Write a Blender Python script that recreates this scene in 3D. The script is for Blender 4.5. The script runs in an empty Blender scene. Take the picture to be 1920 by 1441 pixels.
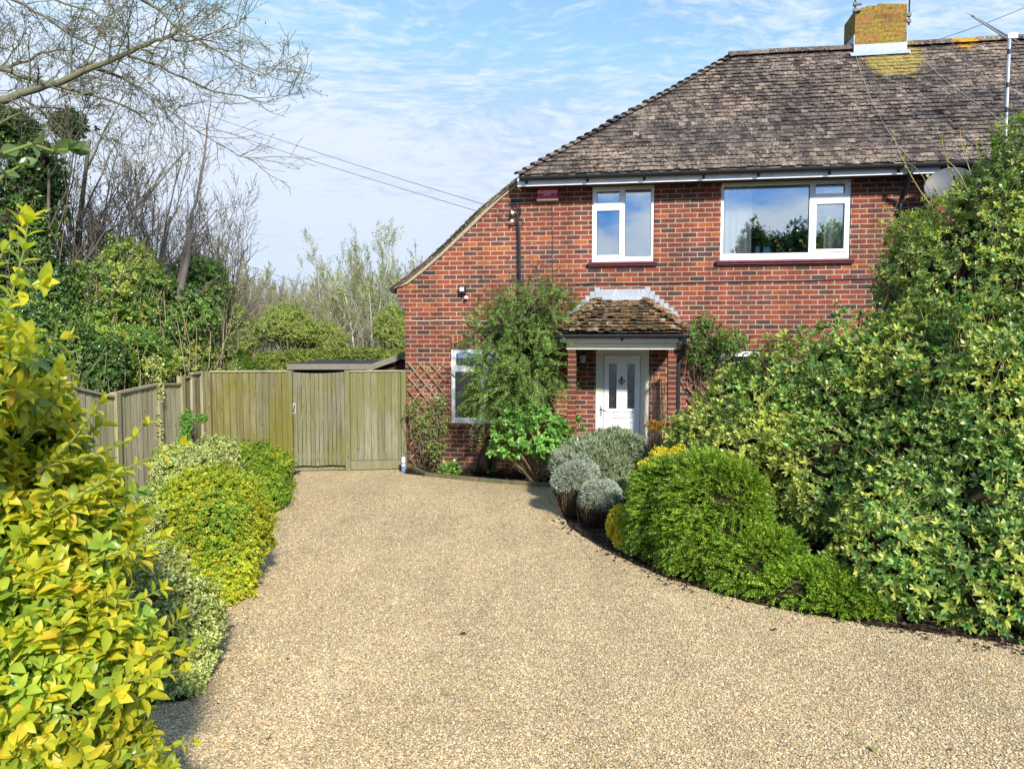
import bpy, math, random
import numpy as np
from mathutils import Vector, Matrix

C = bpy.context.scene
R = math.radians
rnd = random.Random(7)
nr = np.random.RandomState(11)

# ------------------------------------------------------------------ camera, sky, sun
H = 2.15
FOC = 1360.0 / 1920.0
PITCH = math.atan((720.5 - 638.0) / 1360.0)
cam_d = bpy.data.cameras.new('camera')
cam = bpy.data.objects.new('camera', cam_d)
C.collection.objects.link(cam)
cam.location = (0, 0, H)
cam.rotation_euler = (R(90) - PITCH, 0, 0)
cam_d.sensor_width = 36.0
cam_d.lens = 36.0 * FOC
cam_d.clip_start = 0.05
cam_d.clip_end = 2000.0
C.camera = cam

SUN_EL, SUN_AZ = 32.0, 19.0            # elevation; degrees to the right of straight behind the camera
sd = Vector((math.sin(R(SUN_AZ)) * math.cos(R(SUN_EL)), -math.cos(R(SUN_AZ)) * math.cos(R(SUN_EL)), math.sin(R(SUN_EL))))
sun_d = bpy.data.lights.new('sun', 'SUN')
sun_d.energy = 3.6
sun_d.angle = R(4.0)
sun_d.color = (1.0, 0.945, 0.86)
sun = bpy.data.objects.new('sun', sun_d)
C.collection.objects.link(sun)
sun.location = (6, -12, 14)
sun.rotation_euler = sd.to_track_quat('Z', 'Y').to_euler()

C.view_settings.view_transform = 'Standard'
C.view_settings.look = 'None'
C.view_settings.exposure = 0.99
C.view_settings.gamma = 1.0
C.cycles.max_bounces = 8
C.cycles.transparent_max_bounces = 12
C.cycles.use_denoising = True

world = bpy.data.worlds.new("World")
C.world = world
world.use_nodes = True


class NT:
    """small helper for node trees"""
    def __init__(s, tree):
        s.t = tree
    def n(s, typ, ins=None, **kw):
        nd = s.t.nodes.new(typ)
        for k, v in kw.items():
            setattr(nd, k, v)
        for k, v in (ins or {}).items():
            if isinstance(v, bpy.types.NodeSocket):
                s.t.links.new(v, nd.inputs[k])
            else:
                nd.inputs[k].default_value = v
        return nd
    def m(s, op, a, b=None, c=None, clamp=False):
        nd = s.t.nodes.new('ShaderNodeMath')
        nd.operation = op
        nd.use_clamp = clamp
        for i, v in enumerate((a, b, c)):
            if v is None:
                continue
            if isinstance(v, bpy.types.NodeSocket):
                s.t.links.new(v, nd.inputs[i])
            else:
                nd.inputs[i].default_value = v
        return nd.outputs[0]
    def mix(s, f, a, b, blend='MIX'):
        nd = s.t.nodes.new('ShaderNodeMix')
        nd.data_type = 'RGBA'
        nd.blend_type = blend
        for i, v in ((0, f), (6, a), (7, b)):
            if isinstance(v, bpy.types.NodeSocket):
                s.t.links.new(v, nd.inputs[i])
            else:
                nd.inputs[i].default_value = (*v, 1) if isinstance(v, tuple) and len(v) == 3 else v
        return nd.outputs[2]
    def ramp(s, fac, stops, interp='LINEAR'):
        nd = s.t.nodes.new('ShaderNodeValToRGB')
        nd.color_ramp.interpolation = interp
        el = nd.color_ramp.elements
        while len(el) < len(stops):
            el.new(0.5)
        for e, (p, c) in zip(el, stops):
            e.position = p
            e.color = (*c, 1) if len(c) == 3 else c
        s.t.links.new(fac, nd.inputs[0])
        return nd.outputs[0]
    def noise(s, vec, scale, detail=3, rough=0.55, dist=0.0):
        return s.n('ShaderNodeTexNoise', {'Vector': vec, 'Scale': scale, 'Detail': detail, 'Roughness': rough, 'Distortion': dist}).outputs[0]
    def mapping(s, vec, scale=(1, 1, 1), rot=(0, 0, 0), loc=(0, 0, 0)):
        return s.n('ShaderNodeMapping', {'Vector': vec, 'Scale': scale, 'Rotation': rot, 'Location': loc}).outputs[0]
    def link(s, a, b):
        s.t.links.new(a, b)


wt = world.node_tree
wt.nodes.clear()
W = NT(wt)
sky = W.n('ShaderNodeTexSky', sky_type='NISHITA', sun_disc=False)
sky.sun_elevation = R(SUN_EL)
sky.sun_rotation = math.atan2(sd.x, sd.y)
sky.air_density = 1.0
sky.dust_density = 0.8
sky.ozone_density = 1.6
tc = W.n('ShaderNodeTexCoord').outputs['Generated']
sep = W.n('ShaderNodeSeparateXYZ', {'Vector': tc})
zc = W.m('MAXIMUM', sep.outputs[2], 0.0)
zz = W.m('ADD', zc, 0.12)
px_ = W.m('DIVIDE', sep.outputs[0], zz)
py_ = W.m('DIVIDE', sep.outputs[1], zz)
pl = W.n('ShaderNodeCombineXYZ', {'X': px_, 'Y': py_}).outputs[0]
# rippled altocumulus streaks in the front, puffier cumulus behind the viewer
warp = W.n('ShaderNodeTexNoise', {'Vector': pl, 'Scale': 1.3, 'Detail': 4.0}).outputs['Color']
plw = W.n('ShaderNodeVectorMath', {0: pl, 1: W.n('ShaderNodeVectorMath', {0: warp, 'Scale': 0.55}, operation='SCALE').outputs[0]}, operation='ADD').outputs[0]
big = W.noise(W.mapping(plw, (0.55, 0.8, 1), (0, 0, 0.5), (3.2, 1.4, 0)), 1.0, 5, 0.5)
rip = W.noise(W.mapping(plw, (6.0, 11.0, 1), (0, 0, 0.35)), 1.9, 5, 0.6, 0.2)
rip2 = W.noise(W.mapping(plw, (1.2, 4.0, 1), (0, 0, -0.2), (5, 2, 0)), 1.0, 6, 0.6)
cl = W.m('MULTIPLY_ADD', rip, 0.85, W.m('MULTIPLY_ADD', big, 0.66, W.m('MULTIPLY', rip2, 0.35)))
low = W.m('SUBTRACT', 1.0, W.m('DIVIDE', zc, 0.42, clamp=True))          # more veil towards the horizon
ahead = W.n('ShaderNodeMapRange', {'Value': sep.outputs[1], 'From Min': -0.3, 'From Max': 0.3}).outputs[0]
cl = W.m('MULTIPLY_ADD', W.m('MULTIPLY', low, ahead), 0.40, cl)
mask = W.n('ShaderNodeMapRange', {'Value': cl, 'From Min': 0.84, 'From Max': 1.24, 'To Min': 0.04, 'To Max': 0.88}, interpolation_type='SMOOTHSTEP').outputs[0]
nsk = W.n('ShaderNodeVectorMath', {0: sky.outputs[0], 1: (0.78, 0.88, 1.0)}, operation='MULTIPLY').outputs[0]
clc = W.mix(low, (3.1, 3.4, 3.9), (2.35, 2.75, 3.25))
nsk = W.mix(1.0, nsk, (1.95, 2.4, 3.3), 'DARKEN')
skc = W.mix(mask, nsk, clc)
# broken cumulus in the half of the sky behind the viewer
cn = W.noise(W.mapping(tc, (2.2, 2.2, 4.2), (0, 0, 0), (0.35, 0.0, 0.12)), 1.6, 6, 0.55, 0.3)
cm = W.n('ShaderNodeMapRange', {'Value': cn, 'From Min': 0.44, 'From Max': 0.60}, interpolation_type='SMOOTHSTEP').outputs[0]
cs = W.mix(W.noise(tc, 5.0, 5, 0.6), (2.2, 2.7, 3.4), (4.4, 4.6, 4.9))
skc = W.mix(ahead, W.mix(cm, (0.55, 1.75, 4.0), cs), skc)
bg = W.n('ShaderNodeBackground', {'Color': skc, 'Strength': 0.15})
wo = W.n('ShaderNodeOutputWorld')
W.link(bg.outputs[0], wo.inputs[0])

# ------------------------------------------------------------------ from a pixel of the 1920 px photograph to a place
def ray(px, py):
    x, y = (px - 960.0) / 1360.0, (720.5 - py) / 1360.0
    c, s = math.cos(PITCH), math.sin(PITCH)
    return Vector((x, c + y * s, -s + y * c))
def at(px, py, Y):
    d = ray(px, py)
    return Vector((0, 0, H)) + d * (Y / d.y)
def gnd(px, py, z=0.0):
    d = ray(px, py)
    return Vector((0, 0, H)) + d * ((z - H) / d.z)

TH = math.atan(0.152)
DU = Vector((math.cos(TH), -math.sin(TH), 0))
DV = Vector((math.sin(TH), math.cos(TH), 0))          # into the house
P0 = Vector((0, 11.8, 0))
_d = ray(760, 700)
HO = Vector((0, 0, 0)) + _d * ((P0.dot(DV)) / _d.dot(DV))
HO.z = 0
def wall(px, py, v=0.0):
    d = ray(px, py)
    o = Vector((0, 0, H))
    t = (v + HO.dot(DV) - o.dot(DV)) / d.dot(DV)
    p = o + d * t - HO
    return p.dot(DU), p.z
def h2w(u, v, z):
    return HO + DU * u + DV * v + Vector((0, 0, z))

# ------------------------------------------------------------------ objects
def link(o):
    C.collection.objects.link(o)
    return o
def tag(o, label=None, cat=None, group=None, kind=None):
    if label: o['label'] = label
    if cat: o['category'] = cat
    if group: o['group'] = group
    if kind: o['kind'] = kind
    return o
def empty(name, loc=(0, 0, 0), rz=0.0, **kw):
    o = bpy.data.objects.new(name, None)
    o.empty_display_size = 0.2
    o.location = loc
    o.rotation_euler = (0, 0, rz)
    link(o)
    return tag(o, **kw)
def copy_tree(o, parent=None):
    c = o.copy()
    link(c)
    if parent is not None:
        c.parent = parent
    for ch in o.children:
        copy_tree(ch, c)
    return c

class MB:
    def __init__(s):
        s.v, s.f, s.mi = [], [], []
        s.cur = 0
    def face(s, idx):
        s.f.append(tuple(idx)); s.mi.append(s.cur)
    def poly(s, pts):
        n = len(s.v)
        s.v += [tuple(p) for p in pts]
        s.face(range(n, n + len(pts)))
    def hexa(s, p):
        """8 corners: bottom ring 0-3 then top ring 4-7"""
        n = len(s.v)
        s.v += [tuple(q) for q in p]
        for q in ((3, 2, 1, 0), (4, 5, 6, 7), (0, 1, 5, 4), (1, 2, 6, 5), (2, 3, 7, 6), (3, 0, 4, 7)):
            s.face([n + i for i in q])
    def box(s, x0, x1, y0, y1, z0, z1):
        s.hexa([(x0, y0, z0), (x1, y0, z0), (x1, y1, z0), (x0, y1, z0), (x0, y0, z1), (x1, y0, z1), (x1, y1, z1), (x0, y1, z1)])
        return s
    def prism(s, pts2, y0, y1):
        """outline in x,z extruded along y"""
        n = len(s.v); k = len(pts2)
        s.v += [(x, y0, z) for x, z in pts2] + [(x, y1, z) for x, z in pts2]
        s.face(range(n, n + k)); s.face(range(n + 2 * k - 1, n + k - 1, -1))
        for i in range(k):
            j = (i + 1) % k
            s.face((n + j, n + i, n + k + i, n + k + j))
        return s
    def bar(s, a, b, w, h=None, up=(0, 0, 1)):
        a, b = Vector(a), Vector(b)
        h = w if h is None else h
        d = (b - a).normalized()
        u = Vector(up)
        if abs(d.dot(u)) > 0.98: u = Vector((0, 1, 0))
        sx = d.cross(u).normalized() * (w / 2)
        sy = sx.cross(d).normalized() * (h / 2)
        s.hexa([a - sx - sy, a + sx - sy, a + sx + sy, a - sx + sy, b - sx - sy, b + sx - sy, b + sx + sy, b - sx + sy])
        return s
    def tube(s, pts, r, k=6, cap=True):
        pts = [Vector(p) for p in pts]
        rs = r if isinstance(r, (list, tuple)) else [r] * len(pts)
        n0 = len(s.v)
        prev = None
        for i, p in enumerate(pts):
            d = (pts[min(i + 1, len(pts) - 1)] - pts[max(i - 1, 0)])
            if d.length < 1e-9: d = Vector((0, 0, 1))
            d.normalize()
            if prev is None:
                a = d.orthogonal().normalized()
            else:
                a = prev - d * prev.dot(d)
                a = a.normalized() if a.length > 1e-6 else d.orthogonal().normalized()
            prev = a
            b = d.cross(a)
            for j in range(k):
                t = 2 * math.pi * j / k
                s.v.append(tuple(p + (a * math.cos(t) + b * math.sin(t)) * rs[i]))
        for i in range(len(pts) - 1):
            for j in range(k):
                q = (j + 1) % k
                s.face((n0 + i * k + j, n0 + i * k + q, n0 + (i + 1) * k + q, n0 + (i + 1) * k + j))
        if cap:
            s.face([n0 + j for j in range(k)][::-1])
            s.face([n0 + (len(pts) - 1) * k + j for j in range(k)])
        return s
    def lathe(s, prof, k=16, c=(0, 0, 0)):
        """profile of (r, z)"""
        n0 = len(s.v)
        for r, z in prof:
            for j in range(k):
                t = 2 * math.pi * j / k
                s.v.append((c[0] + r * math.cos(t), c[1] + r * math.sin(t), c[2] + z))
        for i in range(len(prof) - 1):
            for j in range(k):
                q = (j + 1) % k
                s.face((n0 + i * k + j, n0 + i * k + q, n0 + (i + 1) * k + q, n0 + (i + 1) * k + j))
        return s
    def build(s, name, mats, parent=None, smooth=False, **kw):
        me = bpy.data.meshes.new(name)
        me.from_pydata(s.v, [], s.f)
        if not isinstance(mats, (list, tuple)): mats = [mats]
        for m in mats: me.materials.append(m)
        if len(mats) > 1:
            me.polygons.foreach_set('material_index', s.mi)
        if smooth:
            me.polygons.foreach_set('use_smooth', [True] * len(me.polygons))
        me.update()
        o = bpy.data.objects.new(name, me)
        link(o)
        if parent is not None: o.parent = parent
        return tag(o, **kw)

def np_mesh(name, verts, faces, mat, parent=None, smooth=False, **kw):
    """verts (n,3); faces (m,k) all of the same size"""
    me = bpy.data.meshes.new(name)
    verts = np.asarray(verts, np.float32); faces = np.asarray(faces, np.int32)
    m, k = faces.shape
    me.vertices.add(len(verts)); me.vertices.foreach_set('co', verts.ravel())
    me.loops.add(m * k); me.loops.foreach_set('vertex_index', faces.ravel())
    me.polygons.add(m)
    me.polygons.foreach_set('loop_start', np.arange(0, m * k, k, dtype=np.int32))
    me.polygons.foreach_set('loop_total', np.full(m, k, np.int32))
    if smooth: me.polygons.foreach_set('use_smooth', np.ones(m, bool))
    me.materials.append(mat)
    me.update(calc_edges=True)
    o = bpy.data.objects.new(name, me)
    link(o)
    if parent is not None: o.parent = parent
    return tag(o, **kw)

# ------------------------------------------------------------------ materials
def new_mat(name):
    m = bpy.data.materials.new(name)
    m.use_nodes = True
    t = m.node_tree
    t.nodes.clear()
    N = NT(t)
    out = N.n('ShaderNodeOutputMaterial')
    return m, N, out
def finish(N, out, col, rough=0.6, spec=0.4, bump=None, bdist=0.01, bstr=0.6, metal=0.0, **extra):
    ins = {'Base Color': col if isinstance(col, bpy.types.NodeSocket) else (*col, 1), 'Roughness': rough, 'Specular IOR Level': spec, 'Metallic': metal}
    ins.update(extra)
    if bump is not None:
        ins['Normal'] = N.n('ShaderNodeBump', {'Height': bump, 'Distance': bdist, 'Strength': bstr}).outputs[0]
    b = N.n('ShaderNodeBsdfPrincipled', ins)
    N.link(b.outputs[0], out.inputs[0])
    return b
def obj_co(N):
    return N.n('ShaderNodeTexCoord').outputs['Object']
def island(N):
    return N.n('ShaderNodeNewGeometry').outputs['Random Per Island']

def mat_plain(name, col, rough=0.5, spec=0.4, var=0.12, scale=6.0, metal=0.0, dirt=None, dirt_amt=0.0):
    m, N, out = new_mat(name)
    co = obj_co(N)
    nz = N.noise(co, scale, 5, 0.6)
    c = N.mix(N.m('MULTIPLY', nz, 1.0), tuple(x * (1 - var) for x in col), tuple(min(1, x * (1 + var)) for x in col))
    if dirt:
        dn = N.noise(N.mapping(co, (3, 3, 1.2)), scale * 0.6, 6, 0.7)
        f = N.n('ShaderNodeMapRange', {'Value': dn, 'From Min': 0.5, 'From Max': 0.75, 'To Max': dirt_amt}).outputs[0]
        c = N.mix(f, c, dirt)
    finish(N, out, c, rough, spec, nz, 0.004, 0.3, metal)
    return m

def mat_brick(name, cols, mortar, bw=0.225, bh=0.075, j=0.013, yellow=0.0, sold=False, moss=0.0):
    m, N, out = new_mat(name)
    co = obj_co(N)
    wob = N.n('ShaderNodeTexNoise', {'Vector': co, 'Scale': 9.0, 'Detail': 2.0}).outputs['Color']
    co2 = N.n('ShaderNodeVectorMath', {0: co, 1: N.n('ShaderNodeVectorMath', {0: wob, 'Scale': 0.010}, operation='SCALE').outputs[0]}, operation='ADD').outputs[0]
    s = N.n('ShaderNodeSeparateXYZ', {'Vector': co2})
    x = N.m('ADD', s.outputs[0], s.outputs[1]); z = s.outputs[2]
    if sold:
        x, z = z, x
    zr = N.m('DIVIDE', z, bh)
    row = N.m('FLOOR', zr)
    fz = N.m('SUBTRACT', zr, row)
    off = N.m('MULTIPLY', N.m('MODULO', N.m('ABSOLUTE', row), 2.0), 0.5)
    # a little irregularity of the perpends from course to course
    rw = N.n('ShaderNodeTexWhiteNoise', {'W': row}, noise_dimensions='1D').outputs[0]
    xr = N.m('ADD', N.m('DIVIDE', x, bw), N.m('MULTIPLY_ADD', rw, 0.10, off))
    colm = N.m('FLOOR', xr)
    fx = N.m('SUBTRACT', xr, colm)
    dz = N.m('MULTIPLY', N.m('MINIMUM', fz, N.m('SUBTRACT', 1.0, fz)), bh)
    dx = N.m('MULTIPLY', N.m('MINIMUM', fx, N.m('SUBTRACT', 1.0, fx)), bw)
    d = N.m('MINIMUM', dx, dz)
    brickm = N.n('ShaderNodeMapRange', {'Value': d, 'From Min': j * 0.5 - 0.001, 'From Max': j * 0.5 + 0.0025}, interpolation_type='SMOOTHSTEP').outputs[0]
    wn = N.n('ShaderNodeTexWhiteNoise', {'Vector': N.n('ShaderNodeCombineXYZ', {'X': colm, 'Y': row}).outputs[0]}, noise_dimensions='2D')
    base = N.ramp(wn.outputs[0], cols, 'CONSTANT')
    wn2 = N.n('ShaderNodeTexWhiteNoise', {'Vector': N.n('ShaderNodeCombineXYZ', {'X': row, 'Y': colm}).outputs[0]}, noise_dimensions='2D').outputs[0]
    base = N.mix(N.m('MULTIPLY', wn2, 0.5), base, N.mix(0.5, base, (0.30, 0.075, 0.045)))
    n1 = N.noise(N.mapping(co, (1, 1, 2.2)), 26, 5, 0.65)
    n2 = N.noise(co, 110, 3, 0.6)
    base = N.mix(1.0, base, N.ramp(n1, [(0.25, (0.55, 0.55, 0.55)), (0.5, (1, 1, 1)), (0.8, (1.5, 1.42, 1.35))]), 'MULTIPLY')
    base = N.mix(1.0, base, N.ramp(n2, [(0.3, (0.60, 0.60, 0.62)), (0.7, (1.28, 1.25, 1.22))]), 'MULTIPLY')
    mo = N.mix(N.noise(co, 30, 4), tuple(q * 0.6 for q in mortar), mortar)
    # old render smears of mortar over the arrises
    sm = N.n('ShaderNodeMapRange', {'Value': N.noise(co, 14, 6, 0.7), 'From Min': 0.62, 'From Max': 0.78, 'To Max': 0.5}).outputs[0]
    base = N.mix(sm, base, N.mix(0.6, base, mortar))
    c = N.mix(brickm, mo, base)
    broad = N.noise(co, 0.7, 4, 0.6)
    c = N.mix(1.0, c, N.ramp(broad, [(0.3, (0.68, 0.68, 0.70)), (0.65, (1.12, 1.1, 1.08))]), 'MULTIPLY')
    streak = N.noise(N.mapping(co, (5, 5, 0.5)), 1.0, 5, 0.65)
    c = N.mix(1.0, c, N.ramp(streak, [(0.35, (0.72, 0.72, 0.73)), (0.6, (1.05, 1.05, 1.05))]), 'MULTIPLY')
    if yellow:
        g = N.n('ShaderNodeMapRange', {'Value': N.noise(co, 5.0, 6, 0.7), 'From Min': 0.36, 'From Max': 0.55, 'To Max': yellow}).outputs[0]
        g2 = N.noise(co, 22, 5, 0.7)
        c = N.mix(g, c, N.ramp(g2, [(0.32, (0.07, 0.05, 0.02)), (0.5, (0.25, 0.175, 0.03)), (0.7, (0.38, 0.29, 0.06))]))
    if moss:
        zl = N.n('ShaderNodeSeparateXYZ', {'Vector': co}).outputs[2]
        g = N.m('MULTIPLY', N.n('ShaderNodeMapRange', {'Value': zl, 'From Min': 0.0, 'From Max': 0.35, 'To Min': 1.0, 'To Max': 0.0}).outputs[0], N.m('MULTIPLY', N.noise(co, 6, 5), moss))
        c = N.mix(g, c, (0.055, 0.06, 0.03))
    hgt = N.m('MULTIPLY_ADD', brickm, 1.0, N.m('MULTIPLY', n2, 0.35))
    finish(N, out, c, 0.88, 0.2, hgt, 0.006, 0.8)
    return m

def mat_leaf(name, stops, rough=0.42, trans=0.35, spec=0.45, back=None, var=0.25, edge=None):
    """stops: ramp over the random value of each leaf"""
    m, N, out = new_mat(name)
    r = island(N)
    stops = [(p, (q[0] + 0.07 * q[1], 0.97 * q[1], q[2] + 0.05 * q[1]) if q[2] < 0.4 * q[1] else q) for p, q in stops]
    c = N.ramp(r, stops)
    co = obj_co(N)
    big = N.noise(co, 2.2, 3, 0.6)
    lo, hi = 1 - var, 1 + var
    c = N.mix(1.0, c, N.ramp(big, [(0.3, (lo, lo, lo)), (0.7, (hi, hi, hi))]), 'MULTIPLY')
    b = N.n('ShaderNodeBsdfPrincipled', {'Base Color': c, 'Roughness': rough, 'Specular IOR Level': spec})
    tcol = N.mix(1.0, c, (1.05, 1.3, 0.5), 'MULTIPLY')
    t = N.n('ShaderNodeBsdfTranslucent', {'Color': tcol})
    mx = N.n('ShaderNodeMixShader', {0: trans, 1: b.outputs[0], 2: t.outputs[0]})
    N.link(mx.outputs[0], out.inputs[0])
    return m

def mat_bark(name, a, b, scale=20):
    m, N, out = new_mat(name)
    co = obj_co(N)
    n = N.noise(N.mapping(co, (1, 1, 0.3)), scale, 5, 0.65)
    g = N.noise(co, 1.5, 3)
    c = N.mix(n, a, b)
    c = N.mix(N.m('MULTIPLY', g, 0.4), c, tuple(x * 1.2 for x in b))
    finish(N, out, c, 0.9, 0.2, n, 0.01, 0.5)
    return m

def mat_wood(name, a, b, green, gamt, scale=1.0):
    """weathered fence boards, one tone per board, grain along z, algae in drifts"""
    m, N, out = new_mat(name)
    co = obj_co(N)
    r = island(N)
    base = N.ramp(r, [(0.0, a), (0.45, tuple((p + q) / 2 for p, q in zip(a, b))), (1.0, b)])
    shift = N.n('ShaderNodeVectorMath', {0: co, 1: N.n('ShaderNodeCombineXYZ', {'X': N.m('MULTIPLY', r, 37.0), 'Z': N.m('MULTIPLY', r, 11.0)}).outputs[0]}, operation='ADD').outputs[0]
    grain = N.noise(N.mapping(shift, (40, 40, 1.6)), 1.6 * scale, 5, 0.6, 0.3)
    c = N.mix(1.0, base, N.ramp(grain, [(0.3, (0.55, 0.53, 0.5)), (0.5, (1, 1, 1)), (0.75, (1.3, 1.28, 1.2))]), 'MULTIPLY')
    stain = N.noise(N.mapping(shift, (9, 9, 0.8)), 1.0, 5, 0.7)
    c = N.mix(N.n('ShaderNodeMapRange', {'Value': stain, 'From Min': 0.52, 'From Max': 0.72, 'To Max': 0.6}).outputs[0], c, tuple(x * 0.33 for x in a))
    al = N.noise(N.mapping(co, (1.1, 1.1, 0.6)), 1.5, 4, 0.6)
    c = N.mix(N.n('ShaderNodeMapRange', {'Value': al, 'From Min': 0.35, 'From Max': 0.62, 'To Max': gamt}).outputs[0], c, N.mix(1.0, N.mix(grain, tuple(x * 0.6 for x in green), tuple(x * 1.4 for x in green)), (1, 1, 1), 'MULTIPLY'))
    kn = N.n('ShaderNodeTexVoronoi', {'Vector': N.mapping(shift, (8, 8, 3.2)), 'Scale': 1.0}).outputs['Distance']
    c = N.mix(N.n('ShaderNodeMapRange', {'Value': kn, 'From Min': 0.05, 'From Max': 0.10, 'To Min': 0.75, 'To Max': 0.0}).outputs[0], c, (0.03, 0.022, 0.015))
    finish(N, out, c, 0.85, 0.2, grain, 0.004, 0.6)
    return m
# ------------------------------------------------------------------ materials of the house
BR = [(0.0, (0.18, 0.050, 0.038)), (0.24, (0.245, 0.062, 0.042)), (0.43, (0.12, 0.048, 0.045)), (0.58, (0.28, 0.070, 0.040)),
      (0.71, (0.065, 0.047, 0.050)), (0.83, (0.17, 0.066, 0.055)), (0.96, (0.38, 0.11, 0.04))]
BRD = [(0.0, (0.13, 0.04, 0.03)), (0.3, (0.18, 0.045, 0.03)), (0.5, (0.075, 0.04, 0.04)), (0.75, (0.21, 0.06, 0.035)), (0.9, (0.12, 0.05, 0.04))]
MORT = (0.54, 0.43, 0.28)
brick_m = mat_brick('brick', BR, MORT, moss=0.9)
soldier_m = mat_brick('soldier_brick', BR, MORT, sold=True)
pier_m = mat_brick('pier_brick', BRD, (0.5, 0.39, 0.22), bw=0.6)
chim_m = mat_brick('chimney_brick', [(0.0, (0.3, 0.11, 0.045)), (0.4, (0.36, 0.15, 0.05)), (0.75, (0.17, 0.08, 0.04)), (0.9, (0.4, 0.14, 0.06))], (0.25, 0.19, 0.08), yellow=0.95)

def mat_tile(name, lich=0.5, stops=None, centre=None, mossy=0.0):
    m, N, out = new_mat(name)
    r = island(N)
    co = obj_co(N)
    c = N.ramp(r, stops or [(0.0, (0.038, 0.032, 0.032)), (0.3, (0.068, 0.055, 0.052)), (0.6, (0.10, 0.08, 0.072)), (0.85, (0.135, 0.11, 0.095)), (0.96, (0.17, 0.135, 0.11)), (1.0, (0.26, 0.20, 0.16))], 'LINEAR')
    n = N.noise(co, 30, 5, 0.7)
    c = N.mix(1.0, c, N.ramp(n, [(0.3, (0.5, 0.5, 0.5)), (0.5, (1, 1, 1)), (0.75, (1.6, 1.55, 1.5))]), 'MULTIPLY')
    n2 = N.m('MULTIPLY_ADD', N.noise(co, 1.7, 4, 0.6), 0.35, N.m('MULTIPLY', N.noise(N.mapping(co, (1, 1.3, 1.3)), 26, 4, 0.7), 0.85))
    lf = N.n('ShaderNodeMapRange', {'Value': n2, 'From Min': 0.64, 'From Max': 0.72, 'To Max': lich}).outputs[0]
    c = N.mix(lf, c, N.mix(N.noise(co, 9, 2), (0.36, 0.25, 0.16), (0.50, 0.45, 0.37)))
    br = N.noise(co, 0.8, 4, 0.6)
    c = N.mix(1.0, c, N.ramp(br, [(0.35, (0.72, 0.74, 0.76)), (0.65, (1.25, 1.18, 1.08))]), 'MULTIPLY')
    if mossy:
        mf = N.n('ShaderNodeMapRange', {'Value': N.noise(co, 28, 5, 0.7), 'From Min': 0.48, 'From Max': 0.54, 'To Max': mossy}).outputs[0]
        c = N.mix(mf, c, (0.055, 0.05, 0.018))
    if centre is not None:
        for (cc, rad, col, amt) in centre:
            dv = N.n('ShaderNodeVectorMath', {0: co, 1: cc}, operation='SUBTRACT').outputs[0]
            dv = N.n('ShaderNodeVectorMath', {0: dv, 1: (1, 0.8, 0.8)}, operation='MULTIPLY').outputs[0]
            d = N.n('ShaderNodeVectorMath', {0: dv}, operation='LENGTH').outputs['Value']
            d = N.m('MULTIPLY_ADD', N.noise(co, 5, 6, 0.8), rad * 1.5, N.m('SUBTRACT', d, rad * 0.3))
            f = N.n('ShaderNodeMapRange', {'Value': d, 'From Min': rad, 'From Max': rad * 1.25, 'To Min': amt, 'To Max': 0.0}).outputs[0]
            f = N.m('MULTIPLY', f, N.n('ShaderNodeMapRange', {'Value': n, 'From Min': 0.35, 'From Max': 0.5}).outputs[0])
            c = N.mix(f, c, col)
    finish(N, out, c, 0.9, 0.2, n, 0.008, 0.7)
    return m

upvc = mat_plain('white_plastic', (0.86, 0.87, 0.87), 0.35, 0.4, 0.03, 3, dirt=(0.5, 0.5, 0.45), dirt_amt=0.25)
fascia_m = mat_plain('painted_board', (0.86, 0.88, 0.90), 0.45, 0.35, 0.06, 4, dirt=(0.35, 0.35, 0.33), dirt_amt=0.4)
cream_m = mat_plain('cream_board', (0.66, 0.62, 0.44), 0.6, 0.3, 0.08, 5, dirt=(0.35, 0.32, 0.22), dirt_amt=0.4)
cream2_m = mat_plain('pale_cream_paint', (0.78, 0.76, 0.64), 0.5, 0.3, 0.05, 5, dirt=(0.45, 0.42, 0.3), dirt_amt=0.4)
black_m = mat_plain('black_plastic', (0.018, 0.02, 0.026), 0.5, 0.35, 0.3, 12)
iron_m = mat_plain('black_iron', (0.02, 0.02, 0.022), 0.45, 0.5, 0.3, 12)
sill_m = mat_plain('maroon_sill', (0.15, 0.03, 0.038), 0.4, 0.4, 0.2, 10, dirt=(0.25, 0.15, 0.13), dirt_amt=0.4)
lead_m = mat_plain('lead', (0.30, 0.34, 0.37), 0.5, 0.5, 0.2, 14, dirt=(0.58, 0.60, 0.60), dirt_amt=0.8)
galv_m = mat_plain('galvanised_steel', (0.55, 0.57, 0.6), 0.38, 0.5, 0.15, 20, metal=0.7)
mortar_m = mat_plain('undercloak_mortar', (0.36, 0.31, 0.20), 0.9, 0.2, 0.35, 25, dirt=(0.12, 0.10, 0.06), dirt_amt=0.8)
dark_m = mat_plain('dark_interior', (0.06, 0.06, 0.06), 0.9, 0.1)
concrete_m = mat_plain('concrete_step', (0.35, 0.33, 0.29), 0.9, 0.2, 0.2, 20)

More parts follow.
